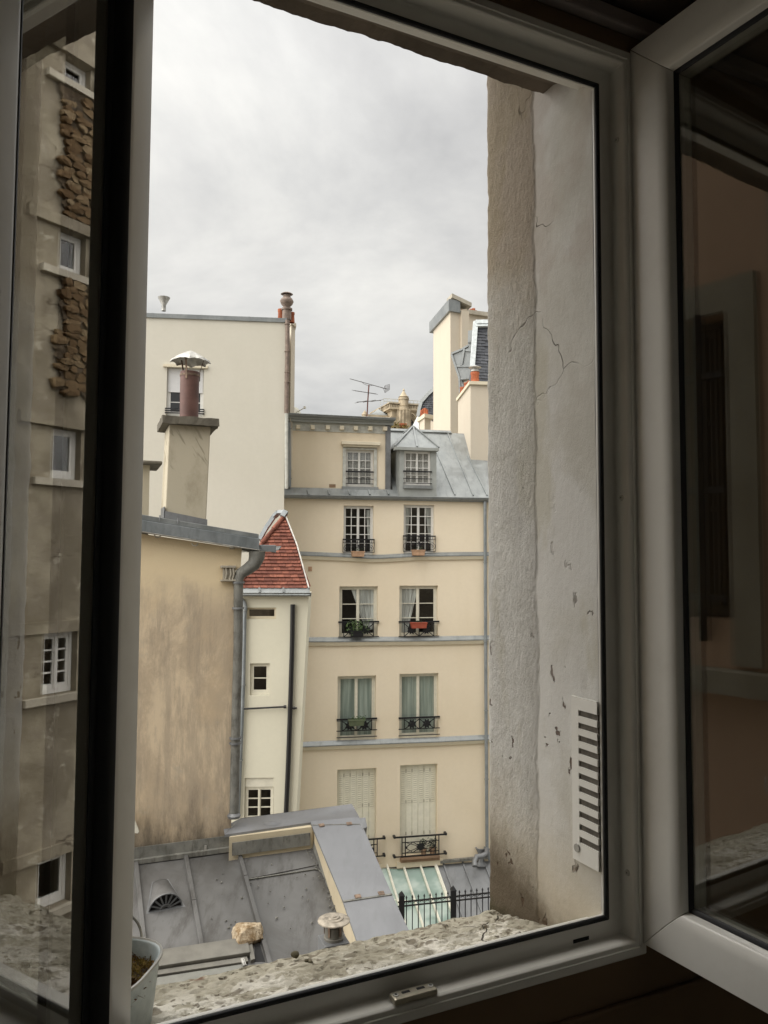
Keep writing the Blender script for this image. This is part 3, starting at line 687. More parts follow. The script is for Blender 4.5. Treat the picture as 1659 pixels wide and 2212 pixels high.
a = Mat('dry_moss', .95, 0, .1); a.col(a.mix(a.rng(a.noise(45, 4, .6), .35, .68), (.085, .04, .016), a.mix(a.rng(a.noise(18, 2, .5, off=(2, 0, 1)), .5, .62), (.24, .125, .05), (.33, .25, .07)))); M['dry_moss'] = a.m
dm = m.build('dried_moss', 'dry_moss'); dm['kind'] = 'stuff'; tag(dm, 'dried brown moss filling the pale blue bucket', 'moss')
m = MB(); m.v += bucket_pts(.068, .070, .099); m.f.append(tuple(range(N))); m.sm.append(False); m.build('soil', 'mortar', bk)
# lichen lumps / debris on the sill
def blob(c, r, sd_, flat=.6, seg=10):
    m = MB(); prof = [(math.sin(math.pi*k/6), -math.cos(math.pi*k/6)) for k in range(7)]
    for j in range(seg):
        for (rr_, hh_) in prof:
            t = 2*math.pi*j/seg; p = Vector((rr_*math.cos(t), rr_*math.sin(t), hh_*flat)); k_ = 1+.3*mnoise.noise(p*1.7+Vector((sd_, 0, 0))); m.v.append(Vector(c)+p*r*k_)
    for j in range(seg):
        for k in range(6): a_ = j*7+k; b_ = ((j+1) % seg)*7+k; m.f.append((a_, b_, b_+1, a_+1)); m.sm.append(True)
    return m
a = Mat('moss_ball', .95); a.col(a.mix(a.noise(200, 4, .7), (.05, .045, .02), (.13, .11, .07))); M['moss_ball'] = a.m
sp = FW.w(0, H-.614, -.18)
for i, (u, v, r_, lb) in enumerate(((638, 2065, .007, 'largest dry moss clump on the stone sill'), (662, 2078, .0035, 'small round moss ball beside a second one on the sill, the left one'), (671, 2082, .0038, 'small round moss ball nearest the window frame on the sill'))):
    p = plane_hit(u, v, FW.w(0, H-.612, -.18), Vector((0, 0, 1))); tag(blob(p+UP*.002, r_, i).build('moss_clump', 'moss_ball'), lb, 'moss', 'moss clumps on the sill')
# ------------------------------------------------------------------ main cream building across the courtyard
FM = Frame(23.3, .2)
mb_ = thing('apartment_building', 'beige apartment building with zinc string courses and two columns of windows', 'building', FM.w(1, 0, -3))
rows = [((742, 1092.5, 807, 1200), (872, 1090.6, 938.5, 1198)), ((732.7, 1266.6, 816, 1379), (862.6, 1265, 946, 1377)), ((729, 1460, 812, 1601), (862.6, 1455, 947, 1595)), ((728, 1661, 813, 1858), (864, 1651.5, 945, 1848))]
def inset(r, v): return FM.rect(*r)
holes = [FM.rect(*r) for rr_ in rows for r in rr_]
sL = FM.at(590, 1200)[0]; sR = FM.at(1120, 1200)[0]; zEave = FM.at(840, 1080)[1]
wall_holes(FM, sL, sR, .001, zEave, holes, 'beige_render', mb_, depth=.17, thick=.3)
# string courses, sagging as the old facade does
def course(zinc_pts, th_z, th_c, proud=.10):
    # zinc_pts: (u, v_top) polyline ; th in px
    P = [(FM.at(u, v, proud*.6)) for u, v in zinc_pts]
    cz, cc = MB(), MB(); dz = th_z/1661*23.6; dc = th_c/1661*23.6
    for (x0, z0), (x1, z1) in zip(P[:-1], P[1:]):
        w = FM.w
        cz.hexa([w(x0, z0-dz, 0), w(x1, z1-dz, 0), w(x1, z1-dz, proud+.012), w(x0, z0-dz, proud+.012), w(x0, z0+.03, 0), w(x1, z1+.03, 0), w(x1, z1-dz+.03, proud+.012), w(x0, z0-dz+.03, proud+.012)])
        cc.hexa([w(x0, z0-dz-dc, 0), w(x1, z1-dz-dc, 0), w(x1, z1-dz-dc, proud*.55), w(x0, z0-dz-dc, proud*.55), w(x0, z0-dz-.003, 0), w(x1, z1-dz-.003, 0), w(x1, z1-dz-.003, proud), w(x0, z0-dz-.003, proud)])
    c = cc.build('string_course', 'moulding_render', mb_); cz.build('zinc_capping', 'zinc', c)
course([(588, 1193), (640, 1193), (742, 1197), (800, 1200.5), (830, 1200), (900, 1196), (1000, 1194.5), (1122, 1194)], 6.5, 7.5)
course([(588, 1380), (660, 1379), (730, 1379), (816, 1378), (862, 1378), (946, 1377), (1122, 1373.5)], 7.5, 8)
course([(588, 1610), (648, 1606), (729, 1602.5), (812, 1600), (862, 1598), (947, 1595), (1122, 1587)], 7.5, 7.5)
# gutter at the eaves and the zinc strip above it
def gutter_line(F, x0, z0, x1, z1, r, n, parent, mat='zinc', name='gutter', brackets=0):
    m = MB(); N = 8
    for (a0, a1) in ((x0, x1),):
        prof = [(n+r*math.cos(math.pi+math.pi*k/N), r*math.sin(math.pi+math.pi*k/N)) for k in range(N+1)]
        for (x, z) in ((x0, z0), (x1, z1)):
            for (q, h) in prof: m.v.append(F.w(x, z+h, q))
            for (q, h) in prof[::-1]: m.v.append(F.w(x, z+h*.93, n+(q-n)*.93))
        L = 2*(N+1)
        for k in range(L): m.f.append((k, (k+1) % L, L+(k+1) % L, L+k)); m.sm.append(False)
        m.f.append(tuple(range(L))); m.f.append(tuple(range(L, 2*L))); m.sm += [False]*2
    m.tube([F.w(x0, z0+.004, n+r), F.w(x1, z1+.004, n+r)], r*.16, 6)
    for k in range(brackets):
        t = (k+.5)/brackets; x = x0+(x1-x0)*t; z = z0+(z1-z0)*t
        m.tube([F.w(x, z+r*1.05*math.sin(math.pi+math.pi*j/6), n+r*1.05*math.cos(math.pi+math.pi*j/6)) for j in range(7)], r*.10, 4)
    return m.build(name, mat, parent)
gl, gr_ = FM.at(612, 1069, .2), FM.at(1120, 1077, .2)
gutter_line(FM, gl[0], gl[1], gr_[0], gr_[1], .085, .12, mb_, 'zinc', brackets=14)
zr = zEave
# mansard-like zinc roof, sloping back at ~39 degrees
RN = (FM.n*math.sin(R(39))+UP*math.cos(R(39))).normalized(); RP = FM.w(0, zr+.03, .10)
RU = (UP*math.sin(R(39)) - FM.n*math.cos(R(39)))          # up the slope
def onroof(u, v, o=0.): return plane_hit(u, v, RP+RN*o, RN)
def rc(p): q = p-RP; return (q.dot(FM.x), q.dot(RU))       # roof coordinates
def rw(s, t, o=0.): return RP + FM.x*s + RU*t + RN*o
AT0, AT1 = FM.at(617, 1000, -.35)[0], FM.at(841, 1000, -.35)[0]
rs1 = FM.at(1120, 1070)[0]; sA = rc(onroof(841, 1060))[0]
rt = rc(onroof(960, 935))[1]
m = MB(); m.prism([rw(sL, 0), rw(rs1, 0), rw(rs1, rt), rw(AT1+.1, rt), rw(AT1+.1, .5), rw(sL, .5)], RN*-.06)
roof = m.build('roof', 'zinc', mb_, label='pale grey zinc roof with standing seams')
def seam(p, q, w=.035, h=.05, mat='zinc', parent=None, name='seam'):
    mbx = MB(); mbx.bar(p+RN*h*.3, q+RN*h*.3, w, h, RN); return mbx.build(name, mat, parent or roof)
for (u0, v0, u1, v1) in ((982.5, 1070, 942.6, 977), (1022, 1071, 966.8, 937), (884, 1069, 852, 1000), (936, 1069, 925, 1055), (1052, 1071, 1010, 985)):
    seam(onroof(u0, v0), onroof(u1, v1))
for c_ in (265, 420, 575, 728, 870):
    u = (800+c_/2.592)/1.3562; seam(onroof(u+2, 1070), onroof(u-1, 1060), .045, .06)
# ridge capping
m = MB(); m.bar(rw(AT1+.1, rt, .03), rw(FM.at(1012, 935)[0]+.35, rt, .03), .14, .06, RN); m.build('ridge_capping', 'zinc', roof)
m = MB(); m.prism([rw(AT1+.1, rt-.02, .0), rw(rs1, rt-.02, 0), rw(rs1, rt-.02, -.06)-FM.n*4-UP*2.6, rw(AT1+.1, rt-.02, -.06)-FM.n*4-UP*2.6], UP*-.05); m.build('roof_back', 'zinc', roof)
# attic block
FA = FM.off(-.35); az0 = FA.at(720, 1062)[1]; az1 = FA.at(720, 908)[1]
aw = FA.rect(746.6, 972, 806.7, 1053)
wall_holes(FA, AT0, AT1, az0-.3, az1, [aw], 'beige_render', mb_, depth=.12, thick=2.4, name='attic_wall')
att = MB(); att.prism([FA.w(AT0-.05, az1+.02, .25), FA.w(AT1+.12, az1+.02, .25), FA.w(AT1+.12, az1+.10, -2.6), FA.w(AT0-.05, az1+.10, -2.6)], UP*.05); at_roof = att.build('attic_roof', 'zinc', mb_)
for k in range(6):
    s = AT0+.1+(AT1-AT0-.1)*k/5.2; m = MB(); m.bar(FA.w(s, az1+.09, .22), FA.w(s, az1+.15, -2.5), .05, .05); m.build('seam', 'zinc', at_roof)
m = MB(); m.box(FA, AT0-.02, AT1+.10, az1-.02, az1+.07, 0, .22); m.box(FA, AT0-.02, AT1+.10, az1-.10, az1-.02, 0, .14); m.build('cornice', 'grey_paint_metal', mb_)
gutter_line(FA, AT0-.05, az1+.10, AT1+.13, az1+.075, .07, .27, mb_, 'zinc', brackets=8)
m = MB(); m.box(FA, AT0, AT1, az1-.36, az1-.10, 0, .025); m.build('frieze', 'grey_trim', mb_)
for c_ in (190, 300, 415, 522, 628, 738, 850):
    u = (800+c_/2.592)/1.3562; s = FA.at(u, 925, .1)[0]; zc = FA.at(u, 921+c_*.006, .1)[1]
    m = MB(); m.box(FA, s-.06, s+.06, zc-.06, zc+.06, .025, .16); m.build('corbel', 'moulding_render', mb_)
m = MB(); m.box(FA, AT1-.13, AT1+.03, az0-.2, az1-.1, -.1, .05); m.build('corner_board', 'zinc_dark', mb_)
# attic window surround and hood
sx0, sx1, sz0, sz1 = FA.rect(740, 968, 813.5, 1058)
m = MB(); m.box(FA, sx0, aw[0], sz0, sz1, 0, .045); m.box(FA, aw[1], sx1, sz0, sz1, 0, .045); m.box(FA, aw[0], aw[1], aw[3], sz1, 0, .043); m.box(FA, aw[0], aw[1], sz0, aw[2], 0, .06); m.build('surround', 'grey_trim', mb_)
hx0, hx1, hz0, hz1 = FA.rect(736.4, 955.5, 819, 967)
m = MB(); m.box(FA, hx0, hx1, hz0+.06, hz1, 0, .20); m.box(FA, hx0+.05, hx1-.05, hz0, hz0+.06, 0, .14); m.build('hood_moulding', 'moulding_render', mb_, bevel=.012)
v0 = FA.rect(738, 1052, 816, 1061); m = MB(); m.box(FA, v0[0], v0[1], v0[2], v0[3], 0, .10); m.build('window_sill', 'zinc', mb_)
bv = FA.rect(711, 1046, 725, 1053)
bp = MB(); bp.box(FA, bv[0], bv[1], bv[2], bv[3], 0, .006); bvo = bp.build('brick_vent', 'brick_sill', mb_)
lace = [('c', 'lace', (0, 1, 0, 1, 0, 1))]
casement(FA, aw, mb_, 2, 2, 4, -.06, 'window_paint_white', fw=.055, curtain=lace, depth=.6)
def rails(F, r, zs, n, parent, w=.028, ends=0.03, mat='iron'):
    m = MB()
    for z in zs: m.bar(F.w(r[0]-ends, z, n), F.w(r[1]+ends, z, n), w, w*.8)
    return m.build('window_bars', mat, parent)
zz_ = [FA.at(776, v, .02)[1] for v in (1019, 1034.5, 1045)]
rails(FA, aw, zz_[:1], .02, mb_, .05); rails(FA, aw, zz_[1:], .02, mb_, .025)
# dormer
FD = FM.off(.03); dw = FD.rect(873, 974.5, 930.5, 1048.5); d0, d1 = FD.at(863, 1000)[0], FD.at(942.8, 1000)[0]; dz0, dz1 = FD.at(900, 1064)[1]-.25, FD.at(900, 969)[1]
dm_ = wall_holes(FD, d0, d1, dz0, dz1, [dw], 'grey_paint_metal', mb_, depth=.10, thick=2.3, name='dormer')
dm_['label'] = 'grey zinc clad dormer with little hipped roof'
cx = (d0+d1)/2; e0, e1 = FD.at(853, 970, .1)[0], FD.at(948, 966, .1)[0]; ez = dz1+.02; ap = FD.pt(891, 923, -1.1); apz = ap.z; aps = (ap-FD.o).dot(FD.x)
A = FD.w(e0, ez, .12); B = FD.w(e1, ez, .12); Cc = FD.w(e1, ez, -2.3); Dd = FD.w(e0, ez, -2.3); P1 = FD.w(aps, apz, -1.0); P2 = FD.w(aps, apz, -2.4)
m = MB(); m.poly([A, B, P1]); m.poly([B, Cc, P2, P1]); m.poly([A, P1, P2, Dd]); m.poly([A, Dd, Cc, B]); m.build('dormer_roof', 'zinc', dm_)
m = MB()
for p, q in ((A, P1), (B, P1), ((A+B)/2, P1), (P1, P2)): m.bar(p+UP*.02, q+UP*.02, .05, .05)
m.build('dormer_seam', 'zinc', dm_)
m = MB(); m.box(FD, e0, e1, ez-.09, ez-.002, -.1, .14); m.build('dormer_cornice', 'grey_paint_metal', dm_)
m = MB(); m.box(FD, dw[0]-.03, dw[1]+.03, dw[2]-.10, dw[2]-.002, 0, .07); m.build('dormer_sill', 'zinc', dm_)
casement(FD, dw, mb_, 2, 2, 4, -.05, 'window_paint_white', fw=.05, curtain=lace, depth=.6, mg=.04)
zz_ = [FD.at(902, v, .02)[1] for v in (1018.5, 1034, 1044)]
rails(FD, dw, zz_[:1], .02, mb_, .05); rails(FD, dw, zz_[1:], .02, mb_, .025)
# windows of the four storeys
HR = holes
drape_l = ('c', 'curtain_white', (.18, .98, .50, .98, 0, 1)); drape_r = ('c', 'curtain_white', (.0, .50, .0, .28, 0, 1))
casement(FM, HR[0], mb_, 2, 2, 5, -.10, 'window_paint_white', fw=.06, curtain=[('c', 'curtain_white', (.80, 1, .88, 1, .30, .95))], label='white french window of small panes')
casement(FM, HR[1], mb_, 2, 2, 5, -.10, 'window_paint_white', fw=.06, curtain=[('c', 'curtain_white', (.0, .24, .0, .1, .2, 1)), ('c', 'curtain_white', (.76, 1, .9, 1, .2, 1))])
tri = (0, .33, .66, 1)
casement(FM, HR[2], mb_, 2, 1, 3, -.12, 'window_paint', fw=.075, curtain=[('c', 'curtain_white', (.30, 1.0, .72, 1.0, .12, 1)), ])
casement(FM, HR[3], mb_, 2, 1, 3, -.12, 'window_paint', fw=.075, curtain=[('c', 'curtain_white', (.0, .52, .0, .22, .05, 1))])
casement(FM, HR[4], mb_, 2, 1, 1, -.12, 'window_paint', fw=.075, curtain=[('c', 'curtain_green', (.0, 1, .0, 1, 0, 1))])
casement(FM, HR[5], mb_, 2, 1, 1, -.12, 'window_paint', fw=.075, curtain=[('c', 'curtain_green', (.0, 1, .0, 1, 0, 1))])
# shutters of the lowest pair
def shutter(r):
    s0, s1, z0, z1 = r; m = MB(); m.box(FM, s0+.01, s1-.01, z0+.01, z1-.01, -.16, -.135); sh_ = m.build('shutter', 'shutter_paint', mb_, label='closed pale folding shutter with rows of slots')
    w = (s1-s0-.04)/6; panels = []
    for k in range(6):
        a_ = s0+.02+k*w; m = MB(); m.box(FM, a_+.006, a_+w-.006, z0+.03, z1-.04, -.1345, -.115-(k % 2)*.006); m.build('shutter_leaf', 'shutter_paint', sh_)
    sl = MB()
    for k in range(6):
        a_ = s0+.02+k*w
        for j in range(16):
            z = z1-.20-j*.062; sl.box(FM, a_+w*.25, a_+w*.78, z-.008, z+.008, -.12, -.108); 
    o = sl.build('shutter_louvre', 'shutter_paint', sh_); o['kind'] = 'stuff'
    sl = MB()
    for k in range(6):
        a_ = s0+.02+k*w
        for j in range(16):
            z = z1-.20-j*.062-.0135; sl.box(FM, a_+w*.25, a_+w*.78, z-.005, z+.005, -.121, -.1135)
    o = sl.build('shutter_slot', 'slot_dark' if False else 'stack_side', sh_); o['kind'] = 'stuff'
    hg = MB()
    for k in (1, 2, 4, 5):
        for zf in (.03, .37, .72):
            a_ = s0+.02+k*w; z = z1-(z1-z0)*zf-.12; hg.box(FM, a_-.012, a_+.012, z-.05, z+.05, -.112, -.106)
    o = hg.build('hinge', 'stack_side', sh_); o['kind'] = 'stuff'
shutter(HR[6]); shutter(HR[7])
# ---- railings
def scroll(m, F, cx, cz, r, n, turns=1.3, dir=1, w=.012, a0=0):
    pts = []
    N = 16
    for k in range(N+1):
        t = k/N; rr_ = r*(1-.75*t); an = a0+dir*turns*2*math.pi*t; pts.append(F.w(cx+rr_*math.cos(an), cz+rr_*math.sin(an), n))
    m.tube(pts, w/2, 4, False)
def flower(m, F, cx, cz, r, n, k=8):
    for j in range(k):
        an = 2*math.pi*(j+.5)/k; c = (cx+r*.5*math.cos(an), cz+r*.5*math.sin(an)); d = (math.cos(an), math.sin(an)); p = (-d[1], d[0])
        P = lambda a_, b_, q: F.w(c[0]+d[0]*a_+p[0]*b_, c[1]+d[1]*a_+p[1]*b_, q)
        base = [P(-r*.45, 0, n), P(r*.1, r*.24, n), P(r*.5, 0, n), P(r*.1, -r*.24, n)]; m.prism(base, F.n*.02)
    m.lathe(F.w(cx, cz, n), [(0, .03), (r*.2, .02), (r*.2, 0)], 8, F.n)
def rail_scroll(r, vt, vb, uL):
    n = .06; s0, s1 = r[0]-.03, r[1]+.02; zt, zb = FM.at(uL, vt, n)[1], FM.at(uL, vb, n)[1]; m = MB()
    m.bar(FM.w(s0, zt, n), FM.w(s1, zt, n), .035, .04); m.bar(FM.w(s0, zt-.10, n), FM.w(s1, zt-.10, n), .016); m.bar(FM.w(s0, zb, n), FM.w(s1, zb, n), .02)
    N = 8
    for k in range(N+1): s = s0+(s1-s0)*k/N; (k in (0, N, 2, 6)) and m.bar(FM.w(s, zt, n), FM.w(s, zb, n), .014)
    for k in range(N*2): s = s0+(s1-s0)*(k+.5)/(2*N); m.bar(FM.w(s, zt, n), FM.w(s, zt-.10, n), .010)
    cz = (zt-.10+zb)/2; hh = (zt-.10-zb)/2; c = (s0+s1)/2; W_ = (s1-s0)
    for sg in (-1, 1):
        scroll(m, FM, c+sg*W_*.16, cz-hh*.1, hh*.75, n, 1.4, sg, .016, 1.57); scroll(m, FM, c+sg*W_*.38, cz-hh*.2, hh*.7, n, 1.4, -sg, .016, 1.57)
        scroll(m, FM, c+sg*W_*.27, cz+hh*.45, hh*.4, n, 1.2, sg, .013, -1.57)
    m.tube([FM.w(c+.05*math.sin(k*.9), zb+(zt-zb)*k/7, n) for k in range(8)], .010, 5); flower(m, FM, c, cz+hh*.2, hh*.5, n, 6)
    return m.build('window_railing', 'iron', mb_, label='black scrolled iron window railing')
rail_scroll(HR[0], 1165.5, 1193, 775); rail_scroll(HR[1], 1158, 1191, 905)
def rail_flower(r, vt, vb, u, extra=0):
    n = .05; s0, s1 = r[0]-.03, r[1]+.03; zt, zb = FM.at(u, vt, n)[1], FM.at(u, vb, n)[1]; m = MB(); c = (s0+s1)/2; W_ = s1-s0
    m.bar(FM.w(s0, zt, n), FM.w(s1, zt, n), .04, .05); m.bar(FM.w(s0, zb, n), FM.w(s1, zb, n), .024)
    sp_ = [s0+W_*f for f in (.135, .5, .865)]
    for s in sp_: m.bar(FM.w(s, zt, n), FM.w(s, zb, n), .026)
    m.bar(FM.w(s0, zt-.05, n), FM.w(s1, zt-.05, n), .012)
    for a_, b_ in zip(sp_[:-1], sp_[1:]):
        m.bar(FM.w(a_, zt-.05, n), FM.w(b_, zb, n), .022); m.bar(FM.w(a_, zb, n), FM.w(b_, zt-.05, n), .022); flower(m, FM, (a_+b_)/2, (zt+zb)/2-.02, .15, n-.01)
    for k in range(extra): z = zb-(k+1)*.19; m.bar(FM.w(s0, z, n), FM.w(s1, z, n), .022)
    return m.build('window_railing', 'iron', mb_, label='black iron window railing with flower rosettes')
rail_flower(HR[2], 1343.5, 1375.5, 774); rail_flower(HR[3], 1343, 1374.5, 904); rail_flower(HR[4], 1553.5, 1578, 770, 2); rail_flower(HR[5], 1550, 1574, 905, 2)
def rail_diamond(r, vt, vb, u, e=.22):
    n = .16; s0, s1 = r[0]+.03, r[1]-.0; zt, zb = FM.at(u, vt, n)[1], FM.at(u, vb, n)[1]; m = MB(); c = (s0+s1)/2; W_ = s1-s0
    m.bar(FM.w(s0-e, zt, n), FM.w(s1+e, zt, n), .04); m.bar(FM.w(s0-e, zb, n), FM.w(s1+e, zb, n), .03)
    m.bar(FM.w(s0, zt-.16, n), FM.w(s1, zt-.16, n), .02); m.bar(FM.w(s0, zb+.10, n), FM.w(s1, zb+.10, n), .02)
    for f in (0, .09, .91, 1): m.bar(FM.w(s0+W_*f, zt, n), FM.w(s0+W_*f, zb, n), .03)
    za, zb2 = zt-.16, zb+.10; zm = (za+zb2)/2; xs = [s0+W_*(.09+.82*k/4) for k in range(5)]
    for k in range(4):
        m.bar(FM.w(xs[k], zm if k % 2 == 0 else za, n), FM.w(xs[k+1], za if k % 2 == 0 else zm, n), .018); m.bar(FM.w(xs[k], zm if k % 2 == 0 else zb2, n), FM.w(xs[k+1], zb2 if k % 2 == 0 else zm, n), .018)
    m.bar(FM.w(xs[0], za, n), FM.w(xs[4], zb2, n), .014); m.bar(FM.w(xs[0], zb2, n), FM.w(xs[4], za, n), .014)
    flower(m, FM, c, zm, .14, n-.01, 9)
    for x in (xs[0], xs[4]): m.lathe(FM.w(x+.03*(1 if x < c else -1), zm, n), [(0, .02), (.03, .02), (.04, 0)], 8, FM.n)
    for s_ in (s0-e, s1+e):
        for z in (zt, zb): m.box(FM, s_-.03, s_+.03, z-.03, z+.03, 0, n+.01) if s_ > -5 else None
    return m.build('window_railing', 'iron', mb_, label='black iron balcony railing of crossed bars around a rosette')
rail_diamond(HR[6], 1815, 1853, 770); rail_diamond(HR[7], 1806, 1848, 905)
for r in (HR[6], HR[7]):
    m = MB(); m.box(FM, r[0]+.01, r[1]+.02, r[2]-.03, r[2]+.03, 0, .20); m.box(FM, r[0]-.0, r[1]+.04, r[2]-.13, r[2]-.034, 0, .13); m.build('window_sill', 'brick_sill', mb_)
    m = MB(); m.box(FM, r[0]-.10, r[1]+.14, r[2]-.30, r[2]-.134, 0, .08); m.build('sill_base', 'moulding_render', mb_)
# downpipe at the right of the facade, and attic downpipe
def pipe(pts, r, mat, parent, name='downpipe', clips=(), F=None, clipm='zinc'):
    m = MB(); m.tube(pts, r, 10); o = m.build(name, mat, parent); r = r[-1] if isinstance(r, list) else r
    for p in clips: q = MB(); q.lathe(Vector(p)-UP*.012, [(r*1.02, 0), (r*1.3, 0), (r*1.3, .024), (r*1.02, .024)], 10); q.build('pipe_clip', clipm, o)
    return o
pp = [FM.pt(u, v, .09) for u, v in ((1047.5, 1083), (1048.5, 1300), (1049.5, 1500), (1051, 1700), (1052, 1832), (1056, 1846), (1058, 1858))]
pipe(pp, .052, 'zinc_fascia', mb_, clips=[FM.pt(1048, 1215, .09), FM.pt(1048.8, 1385, .09), FM.pt(1050, 1535, .09), FM.pt(1051, 1683, .09)])
pipe([FA.pt(624.5, v, .12) for v in (912, 925, 990, 1052)], .06, 'zinc_fascia', mb_, clips=[FA.pt(624.5, 926, .12), FA.pt(624.5, 1034, .12)])
sq_ = FM.rect(662, 1224, 676, 1234); m = MB(); m.box(FM, sq_[0]+.05, sq_[1]-.03, sq_[2], sq_[3], 0, .012); m.build('wall_vent', 'clay_box', mb_)
# chimney on the roof's right
def stack(pts, z0, z1, mat, parent, name='chimney', cap=.07, capo=.07, capmat='moulding_render'):
    m = MB(); m.prism([Vector((p.x, p.y, z0)) for p in pts], UP*(z1-z0)); o = m.build(name, mat, parent)
    c = sum(pts, Vector())/len(pts); c.z = 0; m = MB()
    m.prism([Vector((c.x+(p.x-c.x)*(1+capo/max(.2, (Vector((p.x, p.y, 0))-c).length)), c.y+(p.y-c.y)*(1+capo/max(.2, (Vector((p.x, p.y, 0))-c).length)), z1)) for p in pts], UP*cap); m.build('chimney_cap', capmat, o)
    return o
def pot(c, r, h, parent, mat='terracotta', cowl=False):
    m = MB(); m.lathe(c, [(r*.9, 0), (r, h*.1), (r*.85, h*.75), (r*.98, h*.8), (r*.98, h), (r*.7, h), (r*.7, h*.5), (0, h*.5)], 14); o = m.build('chimney_pot', mat, parent)
    if cowl: m = MB(); m.lathe(c+UP*(h+.02), [(r*1.0, 0), (r*.8, .1), (r*1.5, .14), (0, .24)], 12); m.build('cowl', 'galvanised', o)
    return o
def uy(u, Y, v=1100): p = atY(u, v, Y); return Vector((p.x, p.y, 0))
Bk, Ak = uy(1016.6, 25.7, 950), uy(989.6, 28.4, 950); dx_ = Vector((1.9, .25, 0))
zt_ = atY(1016.6, 831, 25.7).z
st1 = stack([Ak, Bk, Bk+dx_, Ak+dx_], H+2.2, zt_, 'pale_stack_render', mb_, 'chimney', .11, .10, 'moulding_render')
for (u, v0_, v1_, Y, r_, cw) in ((1026, 828, 808, 26.1, .155, True), (1017, 832, 815, 26.9, .13, False), (1010, 835, 816, 27.2, .14, False), (1000, 846, 834, 27.9, .12, False), (1036, 828, 820, 27, .1, False)):
    c = atY(u, v0_, Y); c.z = zt_+.10; pot(c, r_, .30 if not cw else .42, st1, cowl=cw)
# ---- plants, boxes on the facade
def leaves(name, c, ext, n_, mat, lab, seed, up=.3, size=.03, cat='plant'):
    m = MB(); rr = random.Random(seed)
    for k in range(n_):
        an = rr.random()*6.28; q = rr.random()**.6; p = Vector(c)+FM.x*ext[0]*q*math.cos(an)+UP*(ext[2]*(rr.random()**.8)+up*q*rr.uniform(-1, .6)*ext[2])+FM.n*ext[1]*rr.uniform(-1, 1)
        d = Vector((rr.uniform(-1, 1), rr.uniform(-1, 1), rr.uniform(-.6, 1))).normalized(); x = d.orthogonal().normalized(); L = size*rr.uniform(.6, 1.5)
        m.poly([p-d*L, p+x*L*.4, p+d*L, p-x*L*.4])
    for k in range(5):
        an = rr.uniform(-.9, .9); m.bar(Vector(c), Vector(c)+FM.x*ext[0]*an+UP*ext[2]*rr.uniform(.5, 1), .006)
    return tag(m.build(name, mat), lab, cat)
def trough(F, u0, v0, u1, v1, n, d, mat, lab, taper=.9, name='window_box'):
    a_, b_, z0, z1 = F.rect(u0, v0, u1, v1, n); c = (a_+b_)/2; w = (b_-a_)/2; m = MB(); W_ = F.w
    for (f0, f1, zz0, zz1, e) in ((taper, 1, z0, z1-.03, 0), (1.05, 1.05, z1-.03, z1, .01)):
        m.hexa([W_(c-w*f0, zz0, n-d-e), W_(c+w*f0, zz0, n-d-e), W_(c+w*f0, zz0, n+e), W_(c-w*f0, zz0, n+e), W_(c-w*f1, zz1, n-d-e), W_(c+w*f1, zz1, n-d-e), W_(c+w*f1, zz1, n+e), W_(c-w*f1, zz1, n+e)])
    return tag(m.build(name, mat, None, bevel=.006), lab, 'window box')
trough(FM, 760.5, 1190.5, 788, 1202.5, .30, .2, 'clay_box', 'tan clay window box under the upper left scrolled railing')
trough(FM, 892, 1187.5, 918.5, 1200, .30, .2, 'clay_box', 'tan clay window box under the upper right scrolled railing')
trough(FM, 889, 1345, 923, 1357.5, .25, .18, 'red_box', 'red terracotta window box hung on the right flower railing')
trough(FM, 754, 1556, 787.5, 1568.5, .25, .18, 'green_box', 'dark green window box hung on the left flower railing')
trough(FM, 758, 1363, 786, 1376, .22, .16, 'iron', 'black window box of trailing plants on the left railing')
leaves('trailing_plant', FM.pt(772, 1366, .16), (.36, .12, .36), 190, 'leaf_green', 'bushy green trailing plant in the black window box', 11, .6, .032)
leaves('box_plant', FM.pt(776, 1557, .16), (.22, .08, .13), 60, 'leaf_green', 'small green plant growing in the dark green window box', 12, .3, .028)
leaves('box_plant', FM.pt(905, 1346, .16), (.2, .06, .10), 26, 'leaf_dark', 'sparse twigs growing in the red window box', 13, .3, .022)
leaves('box_plant', FM.pt(775, 1190, .2), (.14, .06, .08), 16, 'leaf_dark', 'few twigs in the upper left clay window box', 14, .3, .022)
leaves('box_plant', FM.pt(905, 1187, .2), (.14, .06, .08), 16, 'leaf_dark', 'few twigs in the upper right clay window box', 15, .3, .022)
for u, lb in ((915, 'left'), (934, 'right')):
    zc = HR[7][2]+.03; x = FM.at(u, 1848, .09)[0]; p = FM.w(x, zc, .09)
    m = MB(); m.lathe(p, [(0, 0), (.065, 0), (.085, .17), (.095, .17), (.095, .2), (.075, .2), (.07, .16), (0, .16)], 14); tag(m.build('flower_pot', 'brick_sill'), 'brown clay flower pot on the sill behind the balcony railing, the %s one' % lb, 'flower pot', 'flower pots on the lowest sill')
    leaves('potted_plant', p+UP*.18, (.13, .07, .30), 80, 'leaf_dark', 'dark leafy plant in the %s clay pot behind the balcony railing' % lb, 20+len(lb), .2, .03)
